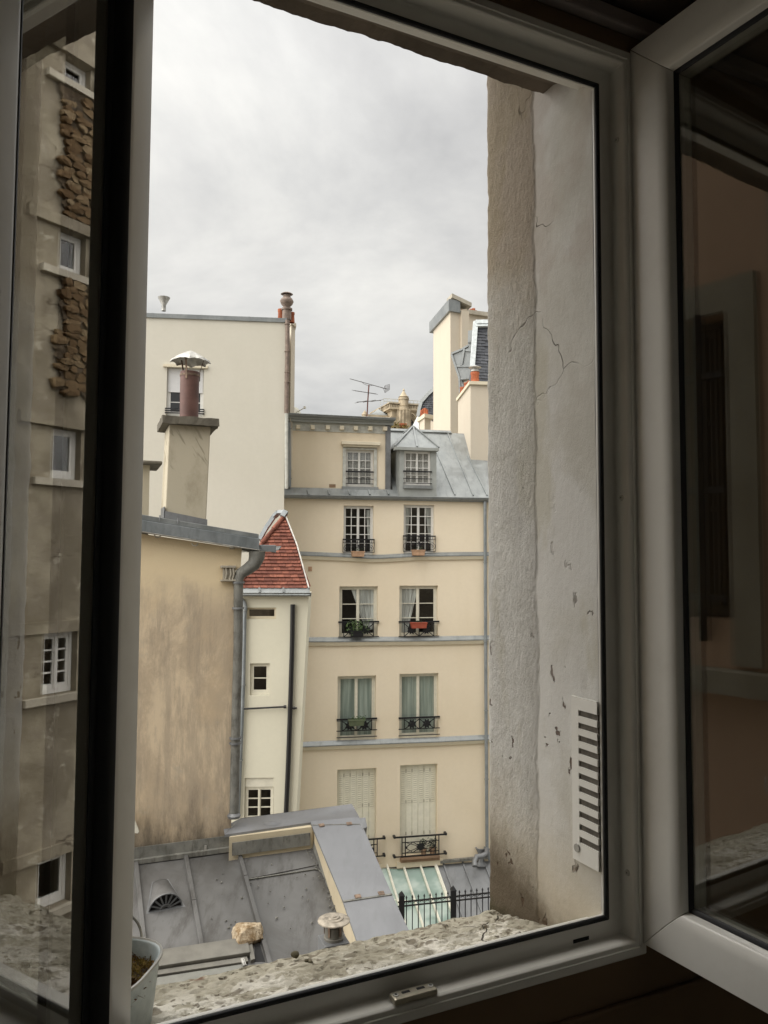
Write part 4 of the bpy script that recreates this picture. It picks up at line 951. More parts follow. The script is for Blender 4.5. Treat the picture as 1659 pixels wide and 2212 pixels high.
# ------------------------------------------------------------------ tall cream building at the left
FWW = Frame(21.9, .15)
U2 = lambda x: (400+x/2.764)/1.3562
V2 = lambda y: (820+y/2.764)/1.3562
wb = thing('party_wall_building', 'tall blank cream building with one half-blinded window and zinc coping', 'building', FWW.w(-4.5, 0, -3))
wl0 = FWW.at(200, 700)[0]; wr0 = FWW.at(618, 700)[0]; ztop = FWW.at(617, 688)[1]; ztl = FWW.at(322, 677)[1]
wh = FWW.rect(359.8, 794.6, 439.8, 899.4)
wslope = FWW.at(613.5, 1100)[0]
kz = (wr0-wslope)/(FWW.at(617, 690)[1]-FWW.at(613.5, 1100)[1])
wall_holes(FWW, wl0, wr0, .001, min(ztop, ztl)-.05, [wh], 'cream_render', wb, depth=.16, thick=4.0, sr=lambda z: wr0+kz*(z-ztop))
m = MB(); kk = (ztop-ztl)/(wr0-FWW.at(322, 677)[0]); zl_ = ztop+kk*(wl0-wr0)
m.hexa([FWW.w(wl0, zl_-.12, -4), FWW.w(wr0+.02, ztop-.12, -4), FWW.w(wr0+.02, ztop-.12, .04), FWW.w(wl0, zl_-.12, .04), FWW.w(wl0, zl_, -4), FWW.w(wr0+.02, ztop, -4), FWW.w(wr0+.02, ztop, .04), FWW.w(wl0, zl_, .04)])
cop = m.build('coping', 'zinc', wb)
for f in (.30, .55, .80): s = wl0+(wr0-wl0)*f; m = MB(); zq = zl_+(ztop-zl_)*f; m.box(FWW, s, s+.03, zq-.13, zq+.006, -.5, .046); m.build('coping_joint', 'zinc', cop)
w = casement(FWW, wh, wb, 2, 1, 3, -.09, 'window_paint_white', fw=.07, curtain=None, depth=1.0, mid=(0, .24, .58, 1))
bz = FWW.at(400, V2(900))[1]
m = MB(); m.box(FWW, wh[0]+.03, wh[1]-.03, bz, wh[3]-.03, -.09, -.07); m.box(FWW, wh[0]+.03, wh[1]-.03, bz-.03, bz, -.10, -.06); m.build('blind', 'blind_fabric', w)
m = MB(); m.box(FWW, wh[0]-.10, wh[1]+.10, wh[3], wh[3]+.07, 0, .07); m.build('window_lintel', 'moulding_render', w)
m = MB()
for y in (1045, 1062, 1080): z = FWW.at(400, V2(y), .03)[1]; m.bar(FWW.w(wh[0]-.03, z, .03), FWW.w(wh[1]+.03, z, .03), .03)
m.build('window_bars', 'iron', wb)
# pipe, flue and pots at its right corner
pts = [FWW.pt(U2(x), V2(y), .07) for x, y in ((1222, 325), (1222, 560), (1217, 820), (1214, 1080))]
pipe(pts, .062, 'downpipe_brown', wb, clips=[FWW.pt(U2(1221), V2(y), .07) for y in (360, 580, 750, 830)], clipm='downpipe_brown')
pts = [FWW.pt(U2(1214), V2(y), .07) for y in (1080, 1300, 1690)]; pipe(pts, .05, 'grey_trim', wb)
fl = MB(); c = FWW.pt(U2(1216), V2(325), -.3); tp_ = FWW.pt(U2(1216), V2(232), -.3)
fl.lathe(c, [(.13, 0), (.13, tp_.z-c.z-.05), (.16, tp_.z-c.z-.05), (.16, tp_.z-c.z), (.10, tp_.z-c.z+.02)], 12); flo = fl.build('flue', 'downpipe_brown', wb)
k = FWW.pt(U2(1216), V2(112), -.3).z-tp_.z
m = MB(); m.lathe(tp_, [(.10, 0), (.10, k*.12), (.165, k*.28), (.20, k*.48), (.16, k*.66), (.11, k*.74), (.11, k*.90)], 12); m.lathe(tp_+UP*k*.96, [(0, .05), (.12, .04), (.18, .0), (.12, 0)], 12); m.build('cowl', 'downpipe_brown', flo)
for (dx, h) in ((-.16, .38), (.14, .30)): pot(c+FWW.x*dx-FWW.n*.3+UP*.02, .10, h, wb)
P = [uy(U2(1240), 22.9, 1000), uy(U2(1272), 23.2, 1000), uy(U2(1272), 23.2, 1000)+Vector((-.3, 1.6, 0)), uy(U2(1240), 22.9, 1000)+Vector((-.6, 1.6, 0))]
z1 = atY(U2(1255), V2(372), 23).z
sk = stack(P, H+2.6, z1, 'pale_stack_render', wb, 'chimney', .10, .12, 'pale_stack_render')
ven = MB(); c = FWW.pt(U2(220), V2(252), -.4); ven.lathe(c, [(.06, 0), (.06, .17), (.16, .36), (.17, .39), (.12, .40), (0, .40)], 12); ven.build('roof_vent', 'galvanised', wb)
# ------------------------------------------------------------------ white stair tower with tiled roof
FT = Frame(17.2, .06)
U1 = lambda x: (380+x/2.328)/1.3562
V1 = lambda y: (1500+y/2.328)/1.3562
q = lambda x, y, n=0.: FT.pt(U1(x), V1(y), n)
qa = lambda x, y, n=0.: FT.at(U1(x), V1(y), n)
tw = thing('stair_tower', 'narrow white stair tower with steep red tiled roof', 'building', FT.w(-2.4, 0, -.8))
tl = qa(660, 1000)[0]; tztop = qa(1000, 568)[1]
(ra, rza), (rb, rzb) = qa(1219, 600), qa(1137, 2050)
srT = lambda z: ra+(rb-ra)*(z-rza)/(rzb-rza)
hT = [FT.rect(U1(800), V1(652), U1(998), V1(730)), FT.rect(U1(820), V1(1032), U1(954), V1(1250)), FT.rect(U1(783), V1(1813), U1(982), V1(2110))]
wall_holes(FT, tl, srT(tztop), .001, tztop, hT, 'white_render', tw, depth=.13, thick=1.9, sr=srT)
casement(FT, hT[0], tw, 1, 1, 1, -.05, 'moulding_render', fw=.03, depth=.6)
casement(FT, hT[1], tw, 1, 1, 2, -.06, 'window_paint', fw=.055, depth=.6)
t3 = hT[2]; t3b = (t3[0]+.03, t3[1]-.03, t3[2], t3[3]-.20)
m = MB(); m.box(FT, t3[0]+.004, t3[1]-.004, t3[3]-.20, t3[3]-.004, -.09, -.03); m.build('window_lintel', 'window_paint', tw)
casement(FT, (t3[0]+.005, t3[1]-.005, t3[2], t3[3]-.202), tw, 2, 1, 3, -.05, 'window_paint', fw=.05, depth=.6)
pipe([q(1112, 630, .07), q(1108, 900, .07), q(1096, 1300, .07), q(1082, 1700, .07), q(1066, 2060, .07), q(1060, 2300, .07)], .052, 'black_pipe', tw, 'drain_pipe')
m = MB(); m.tube([q(735, 1345, .08), q(1060, 1328, .08)], .020, 8); m.tube([q(1050, 1329, .08), q(1068, 1328, .08)], .035, 8); m.tube([q(1100, 1338, .08), q(1140, 1337, .08)], .022, 8); m.tube([q(1118, 1337, .08), q(1124, 1337, .08)], .036, 8); m.build('drain_branch', 'black_pipe', tw)
pipe([q(765, 596, .05), q(782, 618, .06), q(789, 645, .07), q(784, 720, .07), q(775, 1180, .07), q(755, 1690, .07), q(738, 2080, .07)], .042, 'zinc_fascia', tw, clips=[q(786, 672, .07), q(775, 1180, .07), q(755, 1693, .07)])
# gutter and zinc apron
e0, e1 = qa(700, 548, .2), qa(1222, 552, .2)
gutter_line(FT, e0[0], e0[1]-.01, e1[0]+.05, e1[1]-.0, .08, .13, tw, 'zinc', brackets=6)
# roof plane
slope = R(62); TN = (FT.n*math.sin(slope)+UP*math.cos(slope)).normalized(); TU = UP*math.sin(slope)-FT.n*math.cos(slope); TP = q(1000, 520, .12)
def onT(x, y, o=0.): return plane_hit(U1(x), V1(y), TP+TN*o, TN)
def tc_(p): d = p-TP; return (d.dot(FT.x), d.dot(TU))
apx = onT(1057, 30); bl = onT(740, 520); br = onT(1216, 524); lm = onT(905, 215)
a_, b_, c_, d_, m1_ = tc_(apx), tc_(bl), tc_(br), tc_(lm), tc_(onT(1135, 230))
hipl = [b_, d_, a_]; ver = [c_, m1_, a_]
def edge_at(poly, t):
    for (x0, t0), (x1, t1) in zip(poly[:-1], poly[1:]):
        if t0 <= t <= t1 or t1 <= t <= t0: return x0+(x1-x0)*(t-t0)/(t1-t0+1e-9)
    return poly[-1][0] if t > poly[-1][1] else poly[0][0]
TW = lambda s, t, o=0.: TP+FT.x*s+TU*t+TN*o
m = MB(); m.prism([TW(*b_), TW(*c_), TW(*m1_), TW(*a_), TW(*d_)], TN*-.05); troof = m.build('roof', 'tile_clay', tw, label='steep red roof of flat clay tiles')
hgt_ = a_[1]-b_[1]; ROWS = 21; rh = hgt_/ROWS; tw_ = .155
rr = random.Random(5)
for k in range(ROWS):
    t = b_[1]+rh*k; tm = t+rh*.5; x0, x1 = edge_at(hipl, tm), edge_at(ver, tm); x = x0 - (.5*tw_ if k % 2 else 0)
    while x < x1:
        xa, xb = max(x, x0), min(x+tw_, x1); x += tw_
        if xb-xa < .03: continue
        jz = rr.uniform(-.004, .006); m = MB()
        m.hexa([TW(xa+.003, t-.006+jz*.5, .004), TW(xb-.003, t-.006-jz*.5, .004), TW(xb-.003, t-.006-jz*.5, .042+jz), TW(xa+.003, t-.006+jz*.5, .042+jz), TW(xa+.003, t+rh*1.15, .002), TW(xb-.003, t+rh*1.15, .002), TW(xb-.003, t+rh*1.15, .010), TW(xa+.003, t+rh*1.15, .010)])
        o = m.build('roof_tile', 'tile_clay', troof)
# left slope (towards the stained building) and hip tiles
AP = TW(*a_); BL = TW(*b_); LM = TW(*d_); back = -FT.n*1.7
m = MB(); m.poly([BL, BL+back-FT.x*.3, AP+back*.4, AP, LM]); m.poly([BL+back-FT.x*.3, TW(*c_)+back, AP+back*.4]); m.poly([TW(*c_), TW(*c_)+back, AP+back*.4, AP, TW(*m1_)]); m.build('roof_side', 'tile_clay', troof)
hp = [TW(*b_, .03), TW(*d_, .03), TW(*a_, .03)]
hip = []
for p0, p1 in zip(hp[:-1], hp[1:]):
    L = (p1-p0).length; n_ = max(1, int(L/.34))
    for k in range(n_): hip.append((p0.lerp(p1, k/n_), p0.lerp(p1, (k+1.12)/n_)))
for p0, p1 in hip: m = MB(); m.tube([p0, p1], [.065, .048], 8); m.build('ridge_tile', 'tile_clay', troof)
m = MB()
for (p0, p1) in ((TW(c_[0]+.02, c_[1], .04), TW(m1_[0]+.02, m1_[1], .04)), (TW(m1_[0]+.02, m1_[1], .04), TW(a_[0]+.02, a_[1], .04))): m.bar(p0, p1, .028, .05, TN)
m.build('verge', 'galvanised', troof)
m = MB()
hp2 = [onT(885, 190, -.3), onT(930, 110, -.3), onT(985, 30, -.25), onT(1012, 5, -.1), onT(1058, 5, 0)]
for p0, p1 in zip(hp2[:-1], hp2[1:]): m.bar(p0, p1, .09, .10, TN)
m.bar(onT(1040, 8, .05), onT(1068, 22, .05), .16, .12, TN); m.build('flashing', 'zinc_fascia', troof)
m = MB(); m.prism([TW(b_[0]-.05, b_[1]-.16, .02), TW(c_[0]+.04, c_[1]-.16, .02), TW(c_[0]+.04, c_[1]+.01, .02), TW(b_[0]-.05, b_[1]+.01, .02)], TN*-.03); ap_ = m.build('apron', 'zinc', troof)
for x in (886, 1050): m = MB(); m.bar(onT(x, 548, .05), onT(x-2, 516, .07), .04, .03, TN); m.build('apron_clip', 'zinc', ap_)
# ------------------------------------------------------------------ stained building with chimney
bS = .385; aS = 9.3*(1+bS*.323)
FS = Frame(aS, bS)
sb = thing('stained_building', 'old building with stained ochre wall, grey zinc verge and tall chimney', 'building', FS.w(-2.6, 0, -1))
qs = lambda x, y, n=0.: FS.pt(U1(x), V1(y), n)
WLX = -5.5
pl = FS.at(U1(-120), V1(107))
poly = [qs(765, 250), qs(757, 372), qs(722, 400), qs(722, 470), qs(718, 900), qs(708, 1400), qs(692, 2140), qs(690, 2300)]
bot = FS.at(U1(690), V1(2300)); low = FS.w(bot[0], .001); lowl = FS.w(FS.at(150, 1500)[0], .001); topl = FS.pt(150, V1(250)-((765-((150*1.3562-380)*2.328))*(100/670.))/2.328/1.3562)
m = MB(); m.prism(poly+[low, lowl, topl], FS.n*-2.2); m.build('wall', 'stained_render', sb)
# verge fascia: two zinc bands
tl_, tr_ = (95, 15), (880, 150)
def band(x0, ya0, yb0, x1, ya1, yb1, n0, n1, mat, name, par=sb):
    # extend to the left out of view
    k = (U1(x0)-150)/(U1(x1)-U1(x0)); xe = x0-(x1-x0)*k; yae = ya0-(ya1-ya0)*k; ybe = yb0-(yb1-yb0)*k
    P = [FS.at(U1(xe), V1(ybe), n1), FS.at(U1(x1), V1(yb1), n1), FS.at(U1(x1), V1(ya1), n1), FS.at(U1(xe), V1(yae), n1)]
    m = MB(); m.hexa([FS.w(P[0][0], P[0][1], n0), FS.w(P[1][0], P[1][1], n0), FS.w(P[1][0], P[1][1], n1), FS.w(P[0][0], P[0][1], n1), FS.w(P[3][0], P[3][1], n0), FS.w(P[2][0], P[2][1], n0), FS.w(P[2][0], P[2][1], n1), FS.w(P[3][0], P[3][1], n1)])
    return m.build(name, mat, par, bevel=.004)
ver_ = band(100, 57, 132, 884, 182, 256, -.02, .12, 'zinc_fascia', 'verge_board')
band(100, 20, 56, 880, 150, 180, -2.3, .06, 'zinc', 'verge_capping')
band(100, 133, 141, 886, 257, 264, -.02, .135, 'galvanised', 'verge_drip')
for x, y in ((205, 38), (330, 60)):
    m = MB(); m.bar(qs(x, y-16, .07), qs(x+1, y+20, .075), .012, .012); m.build('capping_joint', 'zinc_dark', ver_)
# gutter end and swan neck pipe
g0 = qs(884, 262, .0); m = MB()
gx = FS.x; 
seg = []
for k in range(9):
    an = math.pi+math.pi*k/8; seg.append((.075*math.cos(an), .075*math.sin(an)))
gc = [qs(905, 236, .0), qs(1000, 248, .0)]
gw = .44
i0 = 0
ax = FS.n
m = MB()
for f in (.10, -2.2):
    for (a1, b1) in seg: m.v.append(qs(948, 232, 0)+FS.x*a1*1.9+UP*b1*1.0+FS.n*f)
    for (a1, b1) in seg[::-1]: m.v.append(qs(948, 232, 0)+FS.x*a1*1.75+UP*(b1*.9)+FS.n*f)
L = 18
for k in range(L): m.f.append((k, (k+1) % L, L+(k+1) % L, L+k)); m.sm.append(False)
m.f.append(tuple(range(L))); m.f.append(tuple(range(L, 2*L))); m.sm += [False]*2
m.build('gutter', 'zinc', sb)
m = MB(); m.hexa([qs(880, 262, .02), qs(998, 278, .02), qs(998, 278, .10), qs(880, 262, .10), qs(884, 224, .02), qs(998, 226, .02), qs(998, 226, .10), qs(884, 224, .10)]); m.build('gutter_end', 'zinc_fascia', sb, bevel=.006)
m = MB(); m.hexa([qs(765, 262, -.3), qs(880, 285, -.3), qs(880, 285, .04), qs(765, 262, .04), qs(765, 242, -.3), qs(884, 262, -.3), qs(884, 262, .04), qs(765, 242, .04)]); m.build('soffit', 'flashing_old', sb)
pts = [qs(868, 268, .03), qs(866, 310, .03), qs(845, 358, .03), qs(800, 392, .03), qs(757, 420, .03), qs(742, 455, .03), qs(741, 520, .03), qs(739, 900, .03), qs(728, 1300, .03), qs(718, 1750, .03), qs(711, 2080, .03)]
pipe(pts, [.105, .10, .085, .075, .070, .064, .060, .058, .058, .058, .058], 'flashing_old', sb, 'swan_neck_pipe', clips=[qs(742, 480, .03), qs(740, 655, .03), qs(721, 1540, .03), qs(720, 1575, .03)], clipm='zinc_dark')
m = MB(); m.lathe(qs(711, 2085, .04), [(.06, 0), (.075, 0), (.085, .03), (.06, .06)], 10); m.build('pipe_shoe', 'zinc_dark', sb)
# carved corbel block
cb = MB(); r_ = FS.rect(U1(622), V1(365), U1(718), V1(472)); 
cb.box(FS, r_[0]+.02, r_[1]-.01, r_[2]+.02, r_[3]-.02, 0, .05); cb.box(FS, r_[0]-.01, r_[1], r_[3]-.03, r_[3], 0, .075); cb.box(FS, r_[0]-.01, r_[1], r_[2], r_[2]+.022, 0, .075)
cbo = cb.build('corbel', 'stone_pale', sb, bevel=.006); m = MB()
for f in (.3, .6, .8): s = r_[0]+(r_[1]-r_[0])*f; m.tube([FS.w(s, r_[3]-.03, .055), FS.w(s+.01, (r_[2]+r_[3])/2, .065), FS.w(s-.005, r_[2]+.02, .055)], .012, 6)
m.build('moulding', 'stone_pale', cbo)
for x, y in ((190, 155), (445, 212)):
    m = MB(); c = qs(x, y, .06); m.tube([c+FS.x*.034*math.cos(t)+UP*.034*math.sin(t) for t in [math.pi*k/10+math.pi for k in range(11)]], .010, 6); m.build('cable_ring', 'stone_pale', sb)
m = MB(); m.box(FS, *FS.rect(U1(680), V1(240), U1(712), V1(254)), 0, .06); m.build('wall_hook', 'stone_pale', sb)
# small white sill end at the far left
m = MB(); P = [FS.pt(281, 1745, .05), FS.pt(299, 1789, .05), FS.pt(296, 1793, .05), FS.pt(278, 1791, .05)]; m.prism(P, FS.n*.12); m.build('sill_end', 'white_bar', sb)
# chimney
FC = FS.off(-.30)
q2 = lambda x, y, n=0.: FC.pt(U2(x), V2(y), n)
a2 = lambda x, y, n=0.: FC.at(U2(x), V2(y), n)
cs0, cs1 = (a2(262, 1400)[0], a2(582, 1500)[0]); ctop = a2(400, 1175)[1]; cbot = a2(400, 2050)[1]
m = MB(); cd = .62; w_ = FC.w; e = (a2(248, 1900)[0]-a2(262, 1200)[0])*.0
m.hexa([w_(cs0-.035, cbot, -cd), w_(cs1-.02, cbot, -cd), w_(cs1-.02, cbot, 0), w_(cs0-.035, cbot, 0), w_(cs0, ctop, -cd), w_(cs1+.02, ctop, -cd), w_(cs1+.02, ctop, 0), w_(cs0, ctop, 0)])
ch = m.build('chimney', 'chimney_render', sb, bevel=.012, label='tall rendered chimney with heavy stone cap')
m = MB(); N = 14; rr = random.Random(2); ov = .095
c0, c1 = cs0-ov, cs1+ov*1.25; zc0, zc1 = a2(400, 1168, .1)[1], a2(400, 1104, .1)[1]
g = {}
for i in range(N+1):
    for j in range(N+1):
        x = c0+(c1-c0)*i/N; nn_ = -cd-ov+(cd+2*ov)*j/N
        for k, z in ((0, zc0), (1, zc1)):
            jj = .012*fbm(Vector((x*8, nn_*8, k*3)), 4); ed = .01*fbm(Vector((x*14, nn_*14, 5+k)), 4)
            g[i, j, k] = len(m.v); m.v.append(w_(x+(ed if i in (0, N) else 0), z+jj, nn_+(ed if j in (0, N) else 0)))
for i in range(N):
    for j in range(N):
        for k in (0, 1): m.f.append((g[i, j, k], g[i+1, j, k], g[i+1, j+1, k], g[i, j+1, k])); m.sm.append(False)
for i in range(N):
    for j in (0, N): m.f.append((g[i, j, 0], g[i+1, j, 0], g[i+1, j, 1], g[i, j, 1])); m.sm.append(False)
    for j in (0, N): m.f.append((g[j, i, 0], g[j, i+1, 0], g[j, i+1, 1], g[j, i, 1])); m.sm.append(False)
m.build('chimney_cap', 'concrete_cap', ch)
m = MB(); fz0, fz1 = a2(400, 1962, .02)[1], a2(400, 1905, .02)[1]
sl_ = (a2(570, 1970)[1]-a2(215, 1905)[1])/(cs1-cs0)
m.hexa([w_(cs0-.05, fz0+.05, .002), w_(cs1-.005, fz0-.05, .002), w_(cs1-.005, fz0-.05, .03), w_(cs0-.05, fz0+.05, .03), w_(cs0-.05, fz1+.05, .002), w_(cs1-.005, fz1-.05, .002), w_(cs1-.005, fz1-.05, .03), w_(cs0-.05, fz1+.05, .03)])
m.hexa([w_(cs0-.05, fz0+.02, -.4), w_(cs0-.036, fz0+.02, -.4), w_(cs0-.036, fz0+.05, .03), w_(cs0-.05, fz0+.05, .03), w_(cs0-.05, fz1+.10, -.4), w_(cs0-.036, fz1+.10, -.4), w_(cs0-.036, fz1+.10, .03), w_(cs0-.05, fz1+.10, .03)])
m.build('flashing', 'zinc_dark', ch)
# flue and umbrella cowl
fcx = (a2(351, 900, -.3)[0]+a2(506, 900, -.3)[0])/2; fr_ = (a2(506, 900, -.3)[0]-a2(351, 900, -.3)[0])/2; fc = FC.w(fcx, zc1, -.3)
fz = a2(430, 748, -.3)[1]-zc1; m = MB(); m.lathe(fc, [(fr_*.97, 0), (fr_, fz), (fr_*.9, fz), (fr_*.9, fz-.25), (0, fz-.25)], 28); fl = m.build('flue_pipe', 'brown_pipe', ch)
m = MB(); m.lathe(fc+UP*(fz-.06), [(fr_*1.01, 0), (fr_*1.05, 0), (fr_*1.05, .025), (fr_*1.01, .025)], 28); m.build('pipe_band', 'rust_steel', ch)
m = MB(); m.lathe(fc, [(fr_*1.25, 0), (fr_*1.15, .03), (fr_*1.0, .035)], 20); m.build('mortar_collar', 'stack_side', ch)
cwz = a2(430, 600, -.3)[1]-zc1; cwt = a2(435, 572, -.3)[1]-zc1; cwr = (a2(603, 650, -.3)[0]-a2(268, 620, -.3)[0])/2; ccx = FC.w((a2(603, 650, -.3)[0]+a2(268, 620, -.3)[0])/2, zc1, -.3)
m = MB(); NN = 8; sub = 6; rings = [0, .25, .5, .75, .92, 1.0]; g = {}
for k in range(NN*sub):
    for j, q_ in enumerate(rings):
        t = 2*math.pi*k/(NN*sub)+.2; ph = (k % sub)/sub; sc_ = 1-.14*q_**3*math.sin(math.pi*ph)
        fold = .012*q_*abs(math.cos(math.pi*ph)); zc = cwt-.150*q_**1.15*(1-.0)-.03*(q_ > .95)*abs(math.cos(math.pi*ph))**4+fold
        g[k, j] = len(m.v); m.v.append(ccx+Vector((math.cos(t), math.sin(t), 0))*cwr*q_*sc_+UP*zc)
for k in range(NN*sub):
    k2 = (k+1) % (NN*sub)
    for j in range(len(rings)-1): m.f.append((g[k, j], g[k2, j], g[k2, j+1], g[k, j+1])); m.sm.append(False)
cw = m.build('cowl', 'galvanised', ch); sd2 = cw.modifiers.new('solid', 'SOLIDIFY'); sd2.thickness = .004
for t in (-1.57-.1, -1.57-.1+2.09, -1.57-.1-2.09):
    m = MB(); d = Vector((math.cos(t), math.sin(t), 0)); p = fc+d*fr_*1.06
    m.bar(p+UP*(fz-.11), p+UP*(fz+.02), .028, .006, d); m.bar(p+UP*(fz+.02), ccx+d*cwr*.66+UP*(cwt-.105), .024, .006, d)
    m.build('cowl_strap', 'rust_steel', ch)
# second chimney, mostly hidden behind the left sash
FC2 = FS.off(-1.4); a3 = lambda x, y, n=0.: FC2.at(U2(x), V2(y), n)
s1c = a3(103, 1700)[0]; zt2 = a3(100, 1500)[1]
m = MB(); m.box(FC2, s1c-.8, s1c, H-.4, zt2, -.6, 0); c2 = m.build('chimney', 'chimney_render', sb)
m = MB(); m.box(FC2, s1c-.95, s1c+.16, zt2, a3(130, 1462, .1)[1], -.75, .1); m.build('chimney_cap', 'concrete_cap', c2, bevel=.02)

# ------------------------------------------------------------------ low zinc roof under the window
LU = lambda x: (380+x/2.304)/1.3562
LV = lambda y: (2320+y/2.304)/1.3562
hN = Vector((FS.x.x, FS.x.y, 0)); vN = (-FS.n + UP*.325).normalized()
LN = hN.cross(vN).normalized()
if LN.z < 0: LN = -LN
LP = FS.pt(LU(40), LV(462))
def onL(x, y, o=0.): return plane_hit(LU(x), LV(y), LP+LN*o, LN)
ann = thing('low_annex', 'low annex below the window roofed in grey zinc sheets with batten rolls', 'building', Vector((-2, 7, 0)))
dn = -vN
def ext(p, q, k): return p+(q-p)*k
# roof sheets between rolls
T0, T1, T2 = (onL(40, 470), onL(95, 1010)), (onL(374, 425), onL(485, 1050)), (onL(735, 420), onL(935, 1140))
def lineat(T, t): # t: distance down from the wall
    d = (T[1]-T[0]).normalized(); return T[0]+d*t
rgtop, rgbot = onL(1225, 330), onL(1470, 935)
def sheet(A, B, t0, t1, o, label=None):
    a0, a1, b0, b1 = lineat(A, t0), lineat(A, t1), lineat(B, t0), lineat(B, t1)
    m = MB(); n_ = 8; P = []
    g = {}
    for i in range(n_+1):
        for j in range(n_+1):
            p = a0.lerp(b0, i/n_).lerp(a1.lerp(b1, i/n_), j/n_); g[i, j] = len(m.v); m.v.append(p+LN*(o+.006*mnoise.noise(p*2.3)))
    for i in range(n_):
        for j in range(n_): m.f.append((g[i, j], g[i+1, j], g[i+1, j+1], g[i, j+1])); m.sm.append(True)
    # down-turned lower edge
    for i in range(n_):
        p, q_ = m.v[g[i, n_]], m.v[g[i+1, n_]]; m.poly([p, q_, q_-LN*.015, p-LN*.015])
    return m.build('zinc_sheet', 'zinc_roof_near', ann, label=label)
TL = (T0[0]-hN*.72, T0[1]-hN*.72); TR = (rgtop+hN*.05, rgbot+hN*.05)
Ld = 4.6
TLL = (TL[0]-hN*.72, TL[1]-hN*.72)
for A, B, brk in ((TLL, TL, 2.2), (TL, T0, 1.75), (T0, T1, 3.2), (T1, T2, 3.2)):
    sheet(A, B, -.1, brk, .004); sheet(A, B, brk-.03, Ld, -.008)
s_j = (onL(800, 588)-T2[0]).dot((T2[1]-T2[0]).normalized())
sheet(T2, TR, -.1, s_j, .008); sheet(T2, TR, s_j-.02, Ld, -.006)
m = MB(); m.bar(onL(800, 590, .006), onL(1262, 520, .006), .012, .012, LN); m.bar(onL(1262, 520, .006), onL(1300, 545, .006), .012, .012, LN); m.build('sheet_joint', 'flashing_old', ann)
def roll(T, t0, t1, name='batten_roll', step=None, hh=.045):
    m = MB(); d = (T[1]-T[0]).normalized(); p, q_ = lineat(T, t0), lineat(T, t1)
    segs = [(p, q_, 0)] if step is None else [(p, p+(q_-p)*step, .006), (p+(q_-p)*step, q_, 0)]
    for a_, b_, o in segs: 
        w0 = hN*.030; w1 = hN*.022; h_ = LN*(hh+o)
        m.hexa([a_-w0, b_-w0, b_+w0, a_+w0, a_-w1+h_, b_-w1+h_, b_+w1+h_, a_+w1+h_])
    return m.build(name, 'zinc_roof_near', ann, bevel=.003)
roll(T0, 0, 3.4, step=.47); roll(T1, 0, (T1[1]-T1[0]).length, step=.56); roll(T2, 0, (T2[1]-T2[0]).length+.15, step=.24); roll(TL, 0, 3.4)
# flashing at the wall foot
m = MB(); A = FS.pt(LU(-80), LV(478), .03); B = FS.pt(LU(690), LV(375), .03)
m.hexa([A, B, B+FS.n*.02, A+FS.n*.02, A+UP*.15, B+UP*.15, B+UP*.15+FS.n*.012, A+UP*.15+FS.n*.012]); m.bar(A+FS.n*.02, B+FS.n*.02, .10, .05); m.build('wall_flashing', 'flashing_old', ann)
for x, y in ((512, 385), (620, 492)): m = MB(); m.box(FS, *[(FS.at(LU(x), LV(y), .06)[0]+a_) for a_ in (-.012, .012)], FS.at(LU(x), LV(y), .06)[1]-.04, FS.at(LU(x), LV(y), .06)[1]+.04, .05, .06); (x < 600) and m.build('flashing_clip', 'galvanised', ann)
# parapet: back arm
PA, PB = FS.pt(LU(690), LV(385), .12), None
capz = None
PCn = FS.n
PF = FS.off(.22)                           # front face of the back arm
ba0, ba1 = PF.at(LU(660), LV(300)), PF.at(LU(1218), LV(212))
zcap = (ba0[1]+ba1[1])/2
cA, cB, cC, cD = [plane_hit(LU(x), LV(y), Vector((0, 0, zcap)), UP) for x, y in ((640, 288), (1222, 205), (1500, 80), (745, 178))]
m = MB(); f0 = PF.w(ba0[0]+.02, 0); f1 = PF.w(ba1[0]+.03, 0)
base = [Vector((f0.x, f0.y, 0)), Vector((f1.x, f1.y, 0)), Vector((cC.x, cC.y, 0))+FS.n*.1, Vector((cD.x, cD.y, 0))+FS.n*.1]
m.prism([Vector((p.x, p.y, H-5)) for p in base], UP*(zcap-.03-H+5)); m.build('parapet', 'parapet_render', ann)
cE = plane_hit(LU(1552), LV(172), Vector((0, 0, zcap)), UP)
m = MB(); m.prism([cA, cB, cE, cC, cD], UP*-.035); m.poly([cA+UP*.002, plane_hit(LU(632), LV(238), Vector((0, 0, zcap)), UP), cD]); m.build('capping', 'zinc_cap_near', ann, bevel=.004)
m = MB(); m.lathe(plane_hit(LU(962), LV(208), Vector((0, 0, zcap+.001)), UP), [(0, .018), (.03, .014), (.07, .004), (.11, .0005)], 16); m.build('capping_bump', 'zinc_cap_near', ann)
m = MB(); A = PF.pt(LU(690), LV(400), .02); B = PF.pt(LU(1218), LV(330), .02); m.hexa([A-UP*.05, B-UP*.05, B-UP*.05+FS.n*.015, A-UP*.05+FS.n*.015, A+UP*.10, B+UP*.10, B+UP*.10+FS.n*.01, A+UP*.10+FS.n*.01]); m.build('parapet_flashing', 'flashing_old', ann)
